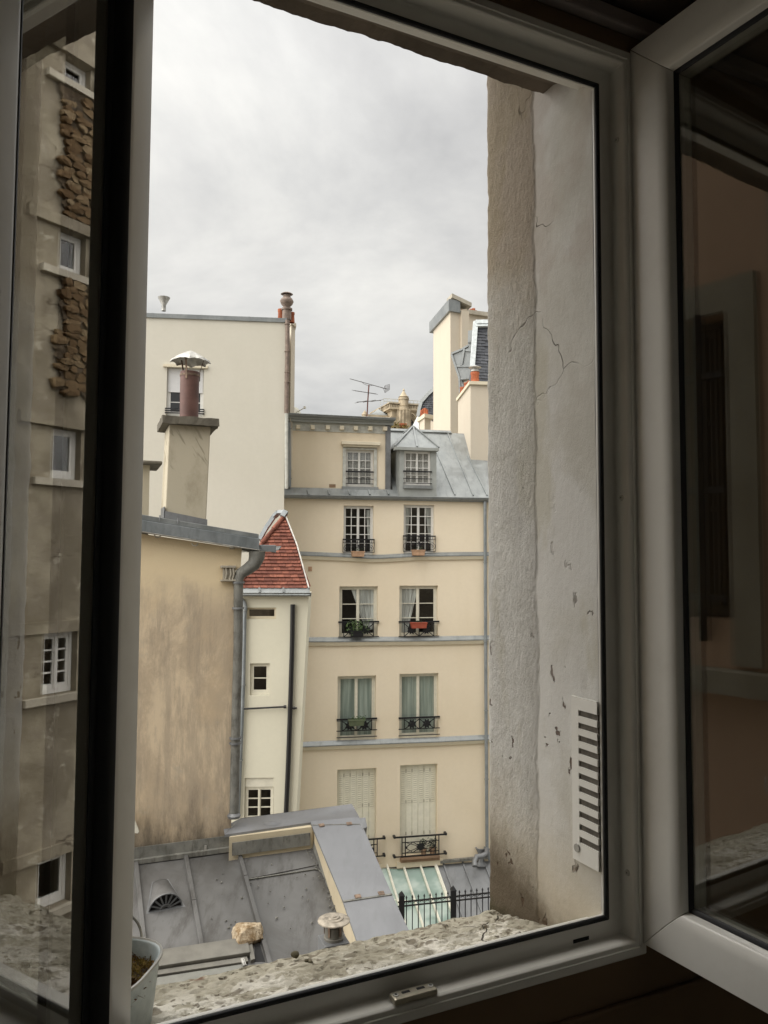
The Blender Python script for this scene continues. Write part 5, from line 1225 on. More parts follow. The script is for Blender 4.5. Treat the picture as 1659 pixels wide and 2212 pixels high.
# right arm, cap sloping with the roof
KN = LN; KP = (cB+cE)/2
def onK(x, y, o=0.): return plane_hit(LU(x), LV(y), KP+KN*o, KN)
U3 = lambda x: (840+x/2.592)/1.3562
V3 = lambda y: (2100+y/2.592)/1.3562
def onK3(x, y, o=0.): return plane_hit(U3(x), V3(y), KP+KN*o, KN)
kl = [onK3(178, 800), onK3(430, 1405), onK3(520, 1665)]; kr = [onK3(548, 765), onK3(800, 1350), onK3(900, 1560)]
kl.append(kl[1]+(kl[2]-kl[1])*3.2); kr.append(kr[1]+(kr[2]-kr[1])*3.9)
kmid = (kl[0].lerp(kl[1], .045), kr[0].lerp(kr[1], .10))
def kcap(a_, b_, c_, d_, o): m = MB(); m.prism([p+KN*o for p in (a_, b_, c_, d_)], KN*-.03); return m.build('capping', 'zinc_cap_near', ann, bevel=.004)
kcap(kl[0], kr[0], kmid[1], kmid[0], .012); kcap(kmid[0], kmid[1], kr[1], kl[1], .006); kcap(kl[1], kr[1], kr[3], kl[3], 0)
for a_, b_ in ((kmid[0], kmid[1]), (kl[1], kr[1])): m = MB(); m.bar(a_+KN*.004, b_+KN*.004, .022, .012, KN); m.build('capping_joint', 'flashing_old', ann)
m = MB()
for x, y in ((265, 822), (475, 810), (540, 1362), (718, 1338)): p = onK3(x, y, .013); m.bar(p-hN*.035, p+hN*.035, .055, .006, KN)
m.build('capping_clip', 'rust_steel', ann)
a0, a1 = kl[0]+hN*.035-KN*.03, kl[3]+hN*.035-KN*.03; b0, b1 = kr[0]-hN*.035-KN*.03, kr[3]-hN*.035-KN*.03
m = MB(); dn2 = UP*-1.4; m.hexa([a0+dn2, b0+dn2, b1+dn2, a1+dn2, a0, b0, b1, a1]); m.build('parapet', 'parapet_render', ann)
m = MB(); A0 = rgtop+hN*.0+LN*.0; B0 = rgbot+(rgbot-rgtop)*1.6
m.hexa([A0-hN*.03, B0-hN*.03, B0+hN*.02, A0+hN*.02, A0-hN*.005+LN*.10, B0-hN*.005+LN*.10, B0+hN*.02+LN*.10, A0+hN*.02+LN*.10]); m.build('parapet_flashing', 'flashing_old', ann)
c = onK3(548, 768, .0); e_ = onK3(618, 820, .0); m = MB(); FE = SFrame((c.x, c.y), (FS.x.x, FS.x.y), (FS.n.x, FS.n.y))
m.prism([onK3(540, 768, .012), onK3(598, 762, .012), onK3(612, 835, .012), onK3(572, 855, .012)], KN*-.16); m.build('corner_cap', 'zinc_dark', ann, bevel=.006)
# walls of the annex below
m = MB(); p0 = lineat(TLL, 0); p1 = kr[0]+hN*.0; bb = [Vector((p.x, p.y, 0.001)) for p in (lineat(TLL, .0), lineat(TLL, Ld), kr[3]-hN*.1, kr[0]-hN*.1)]
tt = [lineat(TLL, 0)-LN*.12, lineat(TLL, Ld)-LN*.12, kr[3]-hN*.1-KN*.5, kr[0]-hN*.1-KN*.5]
m.hexa(bb+tt); m.build('wall', 'parapet_render', ann)
# vent hood
p_top, p_lo = onL(215, 600, .02), onL(235, 790, .02); dd = (onL(244, 800)-onL(205, 600)).normalized(); g = {}; m = MB(); NS2, NR = 8, 12; L = (onL(240, 790)-onL(200, 610)).length
c0 = onL(207, 612)
wv = (onL(348, 752)-onL(132, 800)); wv_l = wv.length/2; wd = LN.cross(dd).normalized()
if wd.dot(hN) < 0: wd = -wd
for i in range(NS2+1):
    f = i/NS2; rw_ = (.085+.085*f) ; rh_ = .045+.155*f
    for j in range(NR+1):
        t = math.pi*j/NR; g[i, j] = len(m.v); m.v.append(c0+dd*(L*f)+wd*(-rw_*1.05*math.cos(t))+LN*(rh_*math.sin(t)))
for i in range(NS2):
    for j in range(NR): m.f.append((g[i, j], g[i+1, j], g[i+1, j+1], g[i, j+1])); m.sm.append(True)
vh = m.build('vent_hood', 'zinc_roof_near', ann, label='half round zinc roof vent with fan-shaped grille'); s_ = vh.modifiers.new('solid', 'SOLIDIFY'); s_.thickness = .004
ce = c0+dd*(L-.02); m = MB(); m.poly([ce+wd*(-.172*math.cos(math.pi*j/12))+LN*(.193*math.sin(math.pi*j/12)) for j in range(13)]); m.build('grille_back', 'slot_dark', vh)
m = MB(); ce = c0+dd*(L-.004)
for j in range(9): t = math.pi*(j+.0)/8; m.bar(ce+(wd*math.cos(t)+LN*math.sin(t))*.03, ce+wd*math.cos(t)*.17+LN*math.sin(t)*.19, .018, .006, dd)
m.tube([ce+wd*.175*math.cos(math.pi*k/12)+LN*.197*math.sin(math.pi*k/12) for k in range(13)], .008, 6); m.tube([ce+wd*.055*math.cos(math.pi*k/8)+LN*.06*math.sin(math.pi*k/8) for k in range(9)], .008, 6); m.build('grille', 'zinc_dark', vh)
m = MB(); m.prism([c0+dd*-.03-wd*.09, c0+dd*-.03+wd*.09, c0+dd*(L+.02)+wd*.21, c0+dd*(L+.02)-wd*.21], LN*.006); m.build('hood_base', 'zinc_dark', vh)
# round metal cowl on a box
cc = onL(1378, 985, 0); 
boxc = atY(LU(1380), LV(960), 1); 
Yc = 6.6; ctr = atY(LU(1378), LV(858), Yc); rad_ = (atY(LU(1486), LV(858), Yc)-ctr).length
cwl = thing('roof_cowl', 'round weathered metal cowl on a square zinc duct', 'roof cowl', ctr-UP*.35)
m = MB(); m.lathe(ctr, [(0, .028), (rad_*.14, .026), (rad_*.17, .018), (rad_*.34, .022), (rad_*.38, .012), (rad_*.58, .014), (rad_*.62, .005), (rad_*.85, .004), (rad_, -.006), (rad_*1.01, -.014), (rad_*.97, -.012), (0, -.004)], 40); m.build('lid', 'weathered_lid', cwl)
m = MB(); m.lathe(ctr-UP*.17, [(rad_*.60, 0), (rad_*.62, .03), (rad_*.56, .035), (rad_*.56, .12)], 24); m.build('neck', 'velux_cover', cwl)
m = MB()
for k in range(5): t = k*1.257+.5; m.bar(ctr+Vector((math.cos(t), math.sin(t), 0))*rad_*.60-UP*.12, ctr+Vector((math.cos(t), math.sin(t), 0))*rad_*.62-UP*.008, .018, .004)
m.build('strut', 'rust_steel', cwl)
bz = ctr-UP*.16; hb = rad_*.80; m = MB()
x_, y_ = hN*hb, FS.n*hb; m.hexa([bz-x_-y_-UP*1.6, bz+x_-y_-UP*1.6, bz+x_+y_-UP*1.6, bz-x_+y_-UP*1.6, bz-x_-y_, bz+x_-y_, bz+x_+y_, bz-x_+y_]); m.build('duct', 'zinc_dark', cwl, bevel=.004)
# loose stone lump
lc = onL(800, 960, .06); lr = (onL(905, 960)-onL(690, 960)).length/2
m = MB(); g = {}; ns, nr_ = 28, 16
for i in range(ns):
    for j in range(nr_+1):
        t = 2*math.pi*i/ns; ph = math.pi*j/nr_; d = Vector((math.cos(t)*math.sin(ph), math.sin(t)*math.sin(ph), math.cos(ph)))
        k = 1.25+.10*mnoise.noise(d*5)
        for pn, pd in (((.1, -.95, .35), .80), ((.9, -.2, .2), .92), ((-.95, -.1, .1), .90), ((.2, .2, 1), .86), ((-.5, -.3, .8), .98), ((.6, -.1, .8), 1.0), ((0, .1, -1), .8), ((.3, -.8, -.6), .92), ((0, 1, 0), .8)):
            pn_ = Vector(pn).normalized(); q_ = d.dot(pn_)*k
            if q_ > pd: k = pd/d.dot(pn_)
        k *= 1+.05*mnoise.noise(d*7)
        g[i, j] = len(m.v); m.v.append(lc + (hN*d.x*lr*.95+FS.n*(-d.y)*lr*.75+UP*d.z*lr*.66)*k)
for i in range(ns):
    for j in range(nr_): m.f.append((g[i, j], g[(i+1) % ns, j], g[(i+1) % ns, j+1], g[i, j+1])); m.sm.append(False)
a = Mat('broken_stone', .95, 0, .1); vv = a.rng(a.noise(9, 7, .7, dist=.7), .36, .62)
c = a.mix(vv, (.24, .165, .09), (.52, .43, .31)); ed = a.rng(a.noise(22, 6, .7, off=(1, 2, 3)), .55, .66); c = a.mix(a.math('MULTIPLY', ed, .8), c, (.10, .068, .04)); a.col(c); a.bump(a.noise(35, 8, .75), .02, .9); M['broken_stone'] = a.m
tag(m.build('loose_stone', 'broken_stone'), 'broken lump of pale brown stone lying on the zinc roof', 'stone')
# skylight
sk_ = thing('roof_skylight', 'brown framed roof skylight at the bottom edge of the zinc roof', 'skylight', onL(500, 1150))
skA, skB, skC, skD = onL(60, 1122, .0), onL(788, 1012, .0), onL(812, 1118, .0), onL(60, 1235, .0)
m = MB(); m.prism([skA, skB, skC, skD], LN*.07); m.build('cover_board', 'velux_cover', sk_, bevel=.008)
m = MB(); m.prism([onL(60, 1240), onL(790, 1128), onL(800, 1160), onL(60, 1272)], LN*.035); m.build('sash_bar', 'velux_cover', sk_, bevel=.004)
m = MB(); m.prism([onL(792, 1012), onL(818, 1010), onL(845, 1150), onL(815, 1160)], LN*.045); m.build('side_frame', 'velux_cover', sk_, bevel=.004)
m = MB(); m.prism([onL(845, 1040), onL(880, 1035), onL(915, 1150), onL(840, 1150)], LN*.004); m.build('gutter_gap', 'slot_dark', sk_)
m = MB(); m.bar(onL(755, 1128, .04), onL(772, 1175, .04), .02, .02, LN); m.bar(onL(768, 1126, .04), onL(785, 1172, .04), .008, .02, LN); m.build('trim_bar', 'galvanised', sk_)
m = MB(); m.prism([onL(60, 1280), onL(760, 1170), onL(840, 1500), onL(60, 1700)], LN*.015); m.build('skylight_pane', 'velux_pane', sk_)
m = MB(); rr = random.Random(41)
for k in range(70):
    f = rr.random(); p = rgtop.lerp(rgbot, f)-hN*(.03+.10*rr.random()**2) if k < 40 else onL(rr.uniform(420, 1250), rr.uniform(450, 950)); s_ = rr.uniform(.006, .016); x = Vector((rr.uniform(-1, 1), rr.uniform(-1, 1), 0)).normalized()*s_; y = LN.cross(x)*.6; q_ = p+LN*.016
    m.hexa([q_-x-y-LN*.006, q_+x-y-LN*.006, q_+x+y-LN*.006, q_-x+y-LN*.006, q_-x*.6-y*.5+LN*.006, q_+x*.5-y*.7+LN*.008, q_+x*.7+y*.5+LN*.005, q_-x*.5+y*.6+LN*.006])
o = m.build('roof_litter', 'flashing_old'); o['kind'] = 'stuff'; tag(o, 'scattered grit and dead leaf bits lying on the zinc roof', 'litter')
# ------------------------------------------------------------------ glass roof and zinc annex at the foot of the facade
q3 = lambda x, y, n=0.: FM.pt(U3(x), V3(y), n)
gb = q3(1000, 1140, 0.); GS = R(43); GN = (FM.n*math.sin(GS)+UP*math.cos(GS)).normalized(); GU = UP*math.sin(GS)-FM.n*math.cos(GS); GP = FM.w(0, gb.z, .02)
def onG(x, y, o=0.): return plane_hit(U3(x), V3(y), GP+GN*o, GN)
ga = thing('glass_roof_annex', 'small courtyard annex with pale glazing bars, green glass and dark zinc roof', 'building', Vector((GP.x+1, GP.y-2, 0)))
bars = [((640, 1120), (715, 1400)), ((757, 1128), (852, 1480)), ((884, 1136), (1020, 1530)), ((1010, 1126), (1125, 1490)), ((1122, 1112), (1248, 1465))]
bb = []
dG = (onG(1248, 1465)-onG(1122, 1112)).normalized()
for (x0, y0), (x1, y1) in bars:
    p = onG(x0+8, y0+25, .0); bb.append(p)
for i, p in enumerate(bb):
    w = .085 if i == 4 else .055; m = MB(); m.bar(p+GN*.04-dG*.28, p+GN*.04+dG*4.4, w, .09, GN); m.bar(p+GN*.09-dG*.28, p+GN*.09+dG*4.4, w*.3, .03, GN); m.build('glazing_bar', 'white_bar', ga)
for i in range(4):
    for k, (t0, t1) in enumerate(((0, .95), (.93, 1.9), (1.88, 2.9), (2.88, 4.4))):
        m = MB(); o = .012-.004*k; m.prism([bb[i]+dG*t0+GN*o, bb[i+1]+dG*t0+GN*o, bb[i+1]+dG*t1+GN*o, bb[i]+dG*t1+GN*o], GN*-.006); m.build('pane', 'green_glass', ga)
for i in range(4):
    for t in (.94, 1.89, 2.89): m = MB(); m.bar(bb[i]+dG*t+GN*.016, bb[i+1]+dG*t+GN*.016, .02, .008, GN); m.build('pane_joint', 'white_bar', ga)
m = MB(); m.bar(bb[0]-dG*.02+GN*.0, bb[4]-dG*.02, .10, .05, GN); m.build('head_rail', 'iron', ga)
zx = (bb[4]+FM.x*.05, bb[4]+FM.x*2.6)
m = MB(); m.prism([zx[0]-dG*.15, zx[1]-dG*.15, zx[1]+dG*2.6, zx[0]+dG*2.6], GN*-.05); m.prism([zx[0]+dG*2.58-GN*.03, zx[1]+dG*2.58-GN*.03, zx[1]+dG*4.4-GN*.03, zx[0]+dG*4.4-GN*.03], GN*-.05); m.build('zinc_sheet', 'zinc_dark', ga)
for (x0, y0), (x1, y1) in (((1180, 1098), (1258, 1330)), ((1328, 1090), (1420, 1330)), ((1490, 1090), (1590, 1330))):
    p = onG(x0, y0); m = MB(); m.bar(p+GN*.02, p+dG*2.5+GN*.02, .05, .05, GN); m.bar(p+dG*2.5+GN*-.01, p+dG*4.3-GN*.01, .05, .05, GN); m.build('batten_roll', 'zinc_dark', ga)
m = MB(); m.bar(q3(1165, 1100, .05), q3(1560, 1062, .05), .12, .07); m.build('wall_flashing', 'flashing_old', ga)
m = MB(); q0 = onG(1472, 1120); hh = (onG(1472, 1120)-q3(1475, 985, .6)); top_ = plane_hit(U3(1476), V3(992), q0, FM.n)
m.lathe(q0, [(.20, 0), (.12, .05), (.085, .08), (.085, top_.z-q0.z-.16), (.15, top_.z-q0.z-.03), (.16, top_.z-q0.z), (.12, top_.z-q0.z)], 14); m.build('vent_pipe', 'zinc_dark', ga)
m = MB(); m.tube([q3(1525, 995, .25), q3(1515, 1040, .28), q3(1480, 1058, .35), q3(1440, 1062, .4), q3(1425, 1100, .5), q3(1428, 1135, .6)], .075, 8); m.build('swan_pipe', 'zinc_dark', ga)
lowp = bb[0]+dG*4.4; m = MB(); f4 = bb[0]+dG*4.3; fA = FM.off((f4-FM.o).dot(FM.n)); sA_, sB_ = (bb[0]-FM.o).dot(FM.x), (zx[1]-FM.o).dot(FM.x); m.box(fA, sA_, sB_, .001, f4.z-.08, -.2, 0); m.build('wall', 'cream_render', ga)
for xs_ in (sA_, sB_-.1):
    A = FM.w(xs_, .001, 0); B = fA.w(xs_, .001, 0); m = MB(); m.prism([A, B, fA.w(xs_, f4.z-.1, 0), FM.w(xs_, gb.z-.1, 0)], FM.x*.1); m.build('wall', 'cream_render', ga)
# fence with spear tips
FF = Frame(18.6, .2)
q4 = lambda x, y: FF.at(U3(x), V3(y))
fe = thing('spear_fence', 'black iron fence with spear tips and scrollwork in front of the glass roof', 'fence', Vector((FF.pt(U3(1060), V3(1500)).x, FF.pt(U3(1060), V3(1500)).y, FF.pt(U3(1060), V3(1600)).z)))
zT = lambda x: q4(x, 1415-(x-845)*.115)[1]
zt0, zt1 = q4(860, 1440)[1], q4(1500, 1372)[1]; sx0, sx1 = q4(860, 1440)[0], q4(1500, 1372)[0]
zr_ = (zt0+zt1)/2; L0, L1 = q4(845, 1400)[0], q4(1620, 1380)[0]
zlow = q4(900, 1690)[1]
m = MB()
rl = lambda s, off=0.: FF.w(s, zt0+(zt1-zt0)*(s-sx0)/(sx1-sx0)+off)
for off in (0, .10): m.bar(rl(L0, off), rl(L1, off), .035, .025)
m.bar(rl(L0, zlow-zr_+.08), rl(L1, zlow-zr_+.08), .04, .03); m.build('rail', 'iron', fe)
npk = int((L1-L0)/.145)
for k in range(npk):
    s = L0+.06+k*.145; m = MB(); b_ = rl(s, zlow-zr_); t_ = rl(s, .16); m.bar(b_, t_, .022); m.lathe(t_, [(.011, 0), (.024, .025), (.0, .085)], 6); m.build('picket', 'iron', fe)
    
m = MB()
for k in range(npk-1): s = L0+.06+(k+.5)*.145; c = rl(s, .05); m.tube([c+FF.x*.045*math.cos(t)+UP*.04*math.sin(t)*math.cos(t*.5) for t in [2*math.pi*j/10 for j in range(11)]], .008, 4, False)
o = m.build('scrollwork', 'iron', fe)
for x in (873, 1265): 
    s = q4(x, 1450)[0]; m = MB(); b_ = rl(s, zlow-zr_-.1); t_ = rl(s, .24); m.bar(b_, t_, .13, .13); m.prism([t_+FF.x*a_+FF.n*c_ for a_, c_ in ((-.065, -.065), (.065, -.065), (.065, .065), (-.065, .065))], UP*.02)
    for a_, c_ in ((1, 0), (0, 1), (-1, 0), (0, -1)): m.poly([t_+UP*.02+FF.x*.065*(a_-c_)+FF.n*.065*(a_+c_), t_+UP*.02+FF.x*.065*(a_+c_)+FF.n*.065*(c_-a_), t_+UP*.12])
    m.build('post', 'iron', fe)
m = MB(); m.box(FF, L0-.3, L1+1.5, .001, zlow-.06, -.15, .15); tag(m.build('courtyard_wall', 'cream_render'), 'low rendered wall carrying the spear-tipped fence', 'wall')
# ------------------------------------------------------------------ roofs behind on the right
X3 = lambda x: (800+x/2.592)/1.3562
Y3 = lambda y: (820+y/2.592)/1.3562
pb = thing('tall_chimney_wall', 'tall pale rendered chimney wall with sloping zinc cap', 'building', Vector((3.2, 31, 0)))
B_, A_, C_ = uy(X3(1347), 30.5, 900), uy(X3(1217), 33.5, 900), uy(X3(1477), 30.9, 900)
zB, zA, zC = atY(X3(1347), Y3(238), 30.5).z, atY(X3(1217), Y3(352), 33.5).z, atY(X3(1477), Y3(218), 30.9).z
D_ = A_+(C_-B_)
def hz(p, z): return Vector((p.x, p.y, z))
m = MB(); m.hexa([hz(A_, .001), hz(B_, .001), hz(C_, .001), hz(D_, .001), hz(A_, zA), hz(B_, zB), hz(C_, zC), hz(D_, zC)]); m.build('wall', 'pale_stack_render', pb)
ci = (C_-B_).normalized()*.55; ab = (B_-A_).normalized(); co = -(C_-B_).normalized()*.10
A2, B2 = hz(A_, zA)-ab*.45+co, hz(B_, zB)+ab*.1+co
m = MB(); m.hexa([A2-UP*.18, B2-UP*.02, B2-UP*.02+ci, A2-UP*.18+ci, A2+UP*.30, B2+UP*.46, B2+UP*.46+ci, A2+UP*.30+ci]); m.build('capping', 'zinc', pb)
m = MB(); e = (C_-B_).normalized(); pA = B_+(C_-B_)*.57; nrm = Vector((e.y, -e.x, 0)); m.prism([hz(pA, H+4), hz(C_, H+4), hz(C_, H+4)+nrm*.12, hz(pA, H+4)+nrm*.12], UP*(zC-H-4.15)); m.build('pilaster', 'pale_stack_render', pb)
m = MB(); bk2 = (A_-B_).normalized()*.6; m.prism([hz(B_, zC+.30)+nrm*.12, hz(C_, zC+.06)+nrm*.15+ci*.2, hz(C_, zC+.06)+bk2+ci*.2, hz(B_, zC+.30)+bk2], UP*.16); m.build('chimney_cap', 'stone_pale', pb)
def pot_at(x, yb, yt, Y, par, rpx, mat='terracotta', cowl=False):
    c = atY(X3(x), Y3(yb), Y); r = rpx/2.592/1.3562/1661*Y; return pot(c, r, atY(X3(x), Y3(yt), Y).z-c.z, par, mat, cowl)
pot_at(1372, 196, 160, 31, pb, 20, 'white_bar'); pot_at(1433, 204, 172, 31.5, pb, 14); pot_at(1416, 200, 185, 32.2, pb, 10)
# stepped chimney beside it
s0_, s1_ = uy(X3(1478), 33, 900), uy(X3(1640), 33.4, 900); m = MB()
m.prism([hz(s0_, .001), hz(s1_, .001), hz(s1_, .001)+Vector((0, 1.2, 0)), hz(s0_, .001)+Vector((0, 1.2, 0))], UP*(atY(X3(1540), Y3(276), 33.2).z)); sc3 = m.build('chimney', 'pale_stack_render', pb)
m = MB(); zt3 = atY(X3(1540), Y3(276), 33.2).z; m.prism([hz(s0_, zt3)+Vector((-.05, -.2, 0)), hz(s1_, zt3)+Vector((0, -.2, 0)), hz(s1_, zt3)+Vector((0, 1.3, 0)), hz(s0_, zt3)+Vector((-.05, 1.3, 0))], UP*.18); m.build('chimney_cap', 'stone_pale', sc3)
for x, yt, r in ((1503, 222, 12), (1522, 218, 14), (1538, 232, 10), (1565, 246, 14), (1585, 250, 12)): pot_at(x, 262, yt, 33.3, sc3, r, 'terracotta' if x < 1550 else 'concrete_cap')
# mansard house: slate slope with individual slates, zinc cheeks
mh = thing('mansard_house', 'house with dark slate mansard and grey zinc roof cheeks', 'building', Vector((5.4, 29, 0)))
MF = Frame(26.2, .2)
mN = (MF.n*math.cos(R(18))+UP*math.sin(R(18))).normalized(); mU = UP*math.cos(R(18))-MF.n*math.sin(R(18)); mP = MF.w(0, H+6)
mP = plane_hit(X3(1560), Y3(700), MF.o, MF.n); mP = Vector((mP.x, mP.y, mP.z))
def onM(x, y, o=0.): return plane_hit(X3(x), Y3(y), mP+mN*o, mN)
def mc(p): d = p-mP; return (d.dot(MF.x), d.dot(mU))
MW = lambda s, t, o=0.: mP+MF.x*s+mU*t+mN*o
pls = [mc(onM(*p)) for p in ((1537, 350), (1518, 660), (1560, 760), (1580, 1030))]
sE = mc(onM(1750, 700))[0]; tT, tB = pls[0][1], pls[3][1]
m = MB(); m.prism([MW(*pls[0]), MW(*pls[1]), MW(pls[2][0]-.3, pls[2][1]), MW(pls[3][0], pls[3][1]), MW(sE, tB), MW(sE, tT)], mN*-.3); sl = m.build('roof', 'slate', mh, label='steep slate mansard roof')
rows_ = 30; rh_ = (tT-tB)/rows_; swd = .26; cnt = 0; sme = {}
for k in range(rows_):
    t = tB+rh_*k; x0 = edge_at([pls[3], pls[2], pls[1], pls[0]], t+rh_*.5)
    x = x0+(0 if k % 2 else -swd/2); xl = mc(onM(1625, 700))[0]
    while x < xl:
        a0, a1 = max(x, x0), x+swd; x += swd
        if a1-a0 < .05: continue
        key = round(a1-a0, 3)
        j = random.uniform(-.006, .01)
        m = MB(); m.hexa([MW(a0+.004, t, .002), MW(a1-.004, t, .002), MW(a1-.004, t, .03+j), MW(a0+.004, t, .03+j), MW(a0+.004, t+rh_*1.1, 0.001), MW(a1-.004, t+rh_*1.1, 0.001), MW(a1-.004, t+rh_*1.1, .01), MW(a0+.004, t+rh_*1.1, .01)]); m.build('slate', 'slate', sl); cnt += 1
m = MB(); m.bar(onM(1538, 318, .06), onM(1513, 660, .06), .16, .1, mN); m.build('verge', 'slate_ridge', sl)
for y in (322, 350): m = MB(); m.bar(onM(1540, y, .08), onM(1660, y-2, .08), .16 if y < 340 else .07, .1, mN); m.build('ridge_capping', 'slate_ridge', sl)
m = MB(); m.bar(onM(1575, 1030, .1), onM(1680, 1022, .1), .14, .2, mN); m.build('cornice', 'moulding_render', mh)
# zinc cheeks left of the slates
ZF_ = Frame(29.4, -.35)
zp = lambda x, y, n=0.: ZF_.pt(X3(x), Y3(y), n)
m = MB(); m.prism([zp(1355, 560), zp(1430, 530), zp(1478, 512), zp(1480, 385), zp(1526, 380), zp(1526, 740), zp(1425, 752), zp(1445, 800), zp(1425, 862), zp(1405, 745)], -ZF_.n*.5)
zc_ = m.build('roof_cheek', 'zinc', mh)
m = MB()
for a_, b_ in (((1355, 560), (1430, 530)), ((1430, 530), (1480, 500)), ((1355, 565), (1415, 745)), ((1415, 745), (1420, 860)), ((1452, 525), (1430, 655)), ((1515, 392), (1500, 470)), ((1395, 655), (1520, 655)), ((1425, 752), (1500, 742)), ((1480, 470), (1526, 470)), ((1462, 535), (1515, 540))): m.bar(zp(*a_, .02), zp(*b_, .02), .07, .07, ZF_.n)
m.build('seam', 'zinc', zc_)
m = MB(); bx0, bx1 = uy(X3(1400), 30.3, 1100), uy(X3(1660), 30.3, 1100); m.prism([hz(bx0, .001), hz(bx1, .001), hz(bx1, .001)+Vector((0, 4, 0)), hz(bx0, .001)+Vector((0, 4, 0))], UP*(H+4.4)); m.build('wall', 'pale_stack_render', mh)
# far slate house with pots between cathedral and tall wall
fh = thing('slate_roof_house', 'far house with curved dark slate roof and small chimney of orange pots', 'building', Vector((3.4, 42, 0)))
GF = Frame(40, -.5); gp = lambda x, y, n=0.: GF.pt(X3(x), Y3(y), n)
m = MB(); m.prism([gp(1225, 828), gp(1180, 868), gp(1130, 925), gp(1112, 985), gp(1104, 1035), gp(1225, 1080)], -GF.n*3); fr2 = m.build('roof', 'slate', fh)
rr = random.Random(9)
PG = [(1225, 828), (1180, 868), (1130, 925), (1112, 985), (1104, 1035)]
for k in range(15):
    y = 845+k*14; xl = None
    for (x0, y0), (x1, y1) in zip(PG[:-1], PG[1:]):
        if y0 <= y <= y1: xl = x0+(x1-x0)*(y-y0)/(y1-y0)
    if xl is None: continue
    x = xl+(0 if k % 2 else 7)
    while x < 1218:
        m = MB(); m.hexa([gp(x, y+14, .02), gp(x+12.6, y+14, .02), gp(x+12.6, y+14, .07+rr.uniform(0, .03)), gp(x, y+14, .07+rr.uniform(0, .03)), gp(x, y, .01), gp(x+12.6, y, .01), gp(x+12.6, y, .03), gp(x, y, .03)]); m.build('slate', 'slate', fr2); x += 13.4
m = MB(); 
for a_, b_ in zip(PG[:-1], PG[1:]): m.bar(gp(*a_, .05), gp(*b_, .05), .18, .15, GF.n)
m.build('ridge_capping', 'zinc', fr2)
m = MB(); m.prism([gp(1104, 1018, .1), gp(1052, 1122, .1), gp(1052, 1250, .1), gp(1110, 1250, .1)], -GF.n*1.2); m.build('roof_cheek', 'slate_ridge', fh)
m = MB(); m.prism([gp(1110, 1040), gp(1230, 1040), gp(1230, 1500), gp(1110, 1500)], -GF.n*3); m.build('wall', 'pale_stack_render', fh)
c0_, c1_, c2_ = uy(X3(1112), 36.5, 1000), uy(X3(1150), 35.5, 1000), uy(X3(1196), 35.9, 1000); zt = atY(X3(1150), Y3(1048), 35.5).z
ck = stack([c0_, c1_, c2_, c0_+(c2_-c1_)], H+1, zt, 'pale_stack_render', fh, 'chimney', .18, .18, 'moulding_render')
for x, yt, r in ((1126, 990, 9), (1140, 980, 10), (1154, 975, 12), (1168, 985, 11)): pot_at(x, 1036, yt, 36, ck, r)
# small pots and shrub on the roof terrace
tb = MB(); tb.prism([hz(uy(X3(880), 27.6), H+3.6), hz(uy(X3(1010), 27.8), H+3.6), hz(uy(X3(1010), 27.8), H+3.6)+Vector((0, 1, 0)), hz(uy(X3(880), 27.6), H+3.6)+Vector((0, 1, 0))], UP*(atY(X3(930), Y3(1166), 27.6).z-H-3.6)); tag(tb.build('roof_planter', 'zinc_dark'), 'long grey planter on the roof ridge behind the dormer', 'planter')
c = atY(X3(985), Y3(1160), 27.9); m = MB(); m.lathe(c, [(0, 0), (.10, 0), (.13, .26), (.15, .26), (.15, .33), (0, .33)], 12); tag(m.build('terrace_pot', 'terracotta'), 'brown clay pot on the roof terrace beside the shrub', 'flower pot')
m = MB(); rr = random.Random(31); c = atY(X3(930), Y3(1165), 27.8)
for k in range(520):
    an = rr.random()*6.28; q_ = rr.random()**.5; p = c+Vector((.50*q_*math.cos(an), .25*q_*math.sin(an), .04+.50*rr.random()*(1-.55*q_))); d = Vector((rr.uniform(-1, 1), rr.uniform(-1, 1), rr.uniform(0, 1))).normalized(); x = d.orthogonal().normalized(); L = .05; m.poly([p-d*L, p+x*L*.4, p+d*L, p-x*L*.4])
tag(m.build('roof_shrub', 'leaf_autumn'), 'yellow green shrub growing on the roof terrace below the cathedral', 'shrub')
# ------------------------------------------------------------------ cathedral towers
CF = Frame(205, .35); cp = lambda x, y, n=0.: CF.pt(X3(x), Y3(y), n)
ca = thing('cathedral', 'distant pale stone gothic cathedral tower with pointed pinnacle and pierced parapet', 'cathedral', Vector((cp(1000, 1100).x, 210, 0)))
r0 = CF.rect(X3(875), Y3(945), X3(1112), Y3(1170)); ccx_ = CF.at(X3(985), Y3(1000))[0]
W3 = CF.w; s0, s1, z0, z1 = r0; z0 = .001
m = MB(); m.box(CF, s0+1, s1+2.5, z0, z1, -14, 0); m.build('tower', 'cathedral_stone', ca)
# recede left face: cornice tiers
z_of = lambda y: CF.at(X3(985), Y3(y))[1]
for (ya, yb, o) in ((942, 950, 1.2), (952, 975, .5), (976, 990, 1.0), (990, 998, .4), (1040, 1046, .3)):
    m = MB(); m.box(CF, s0+1-o, s1+2.5+o, z_of(yb), z_of(ya), -14-o, o); m.build('cornice', 'cathedral_stone', ca)
m = MB()
for k in range(26): s = s0+(s1-s0+3)*k/26; m.box(CF, s, s+.28, z_of(976), z_of(955), .5, .95)
for k in range(20): 
    n_ = -14*k/20; m.box(CF, s0-.1, s0+.4, z_of(976), z_of(955), n_-.3, n_)
m.build('corbel_table', 'cathedral_stone', ca)
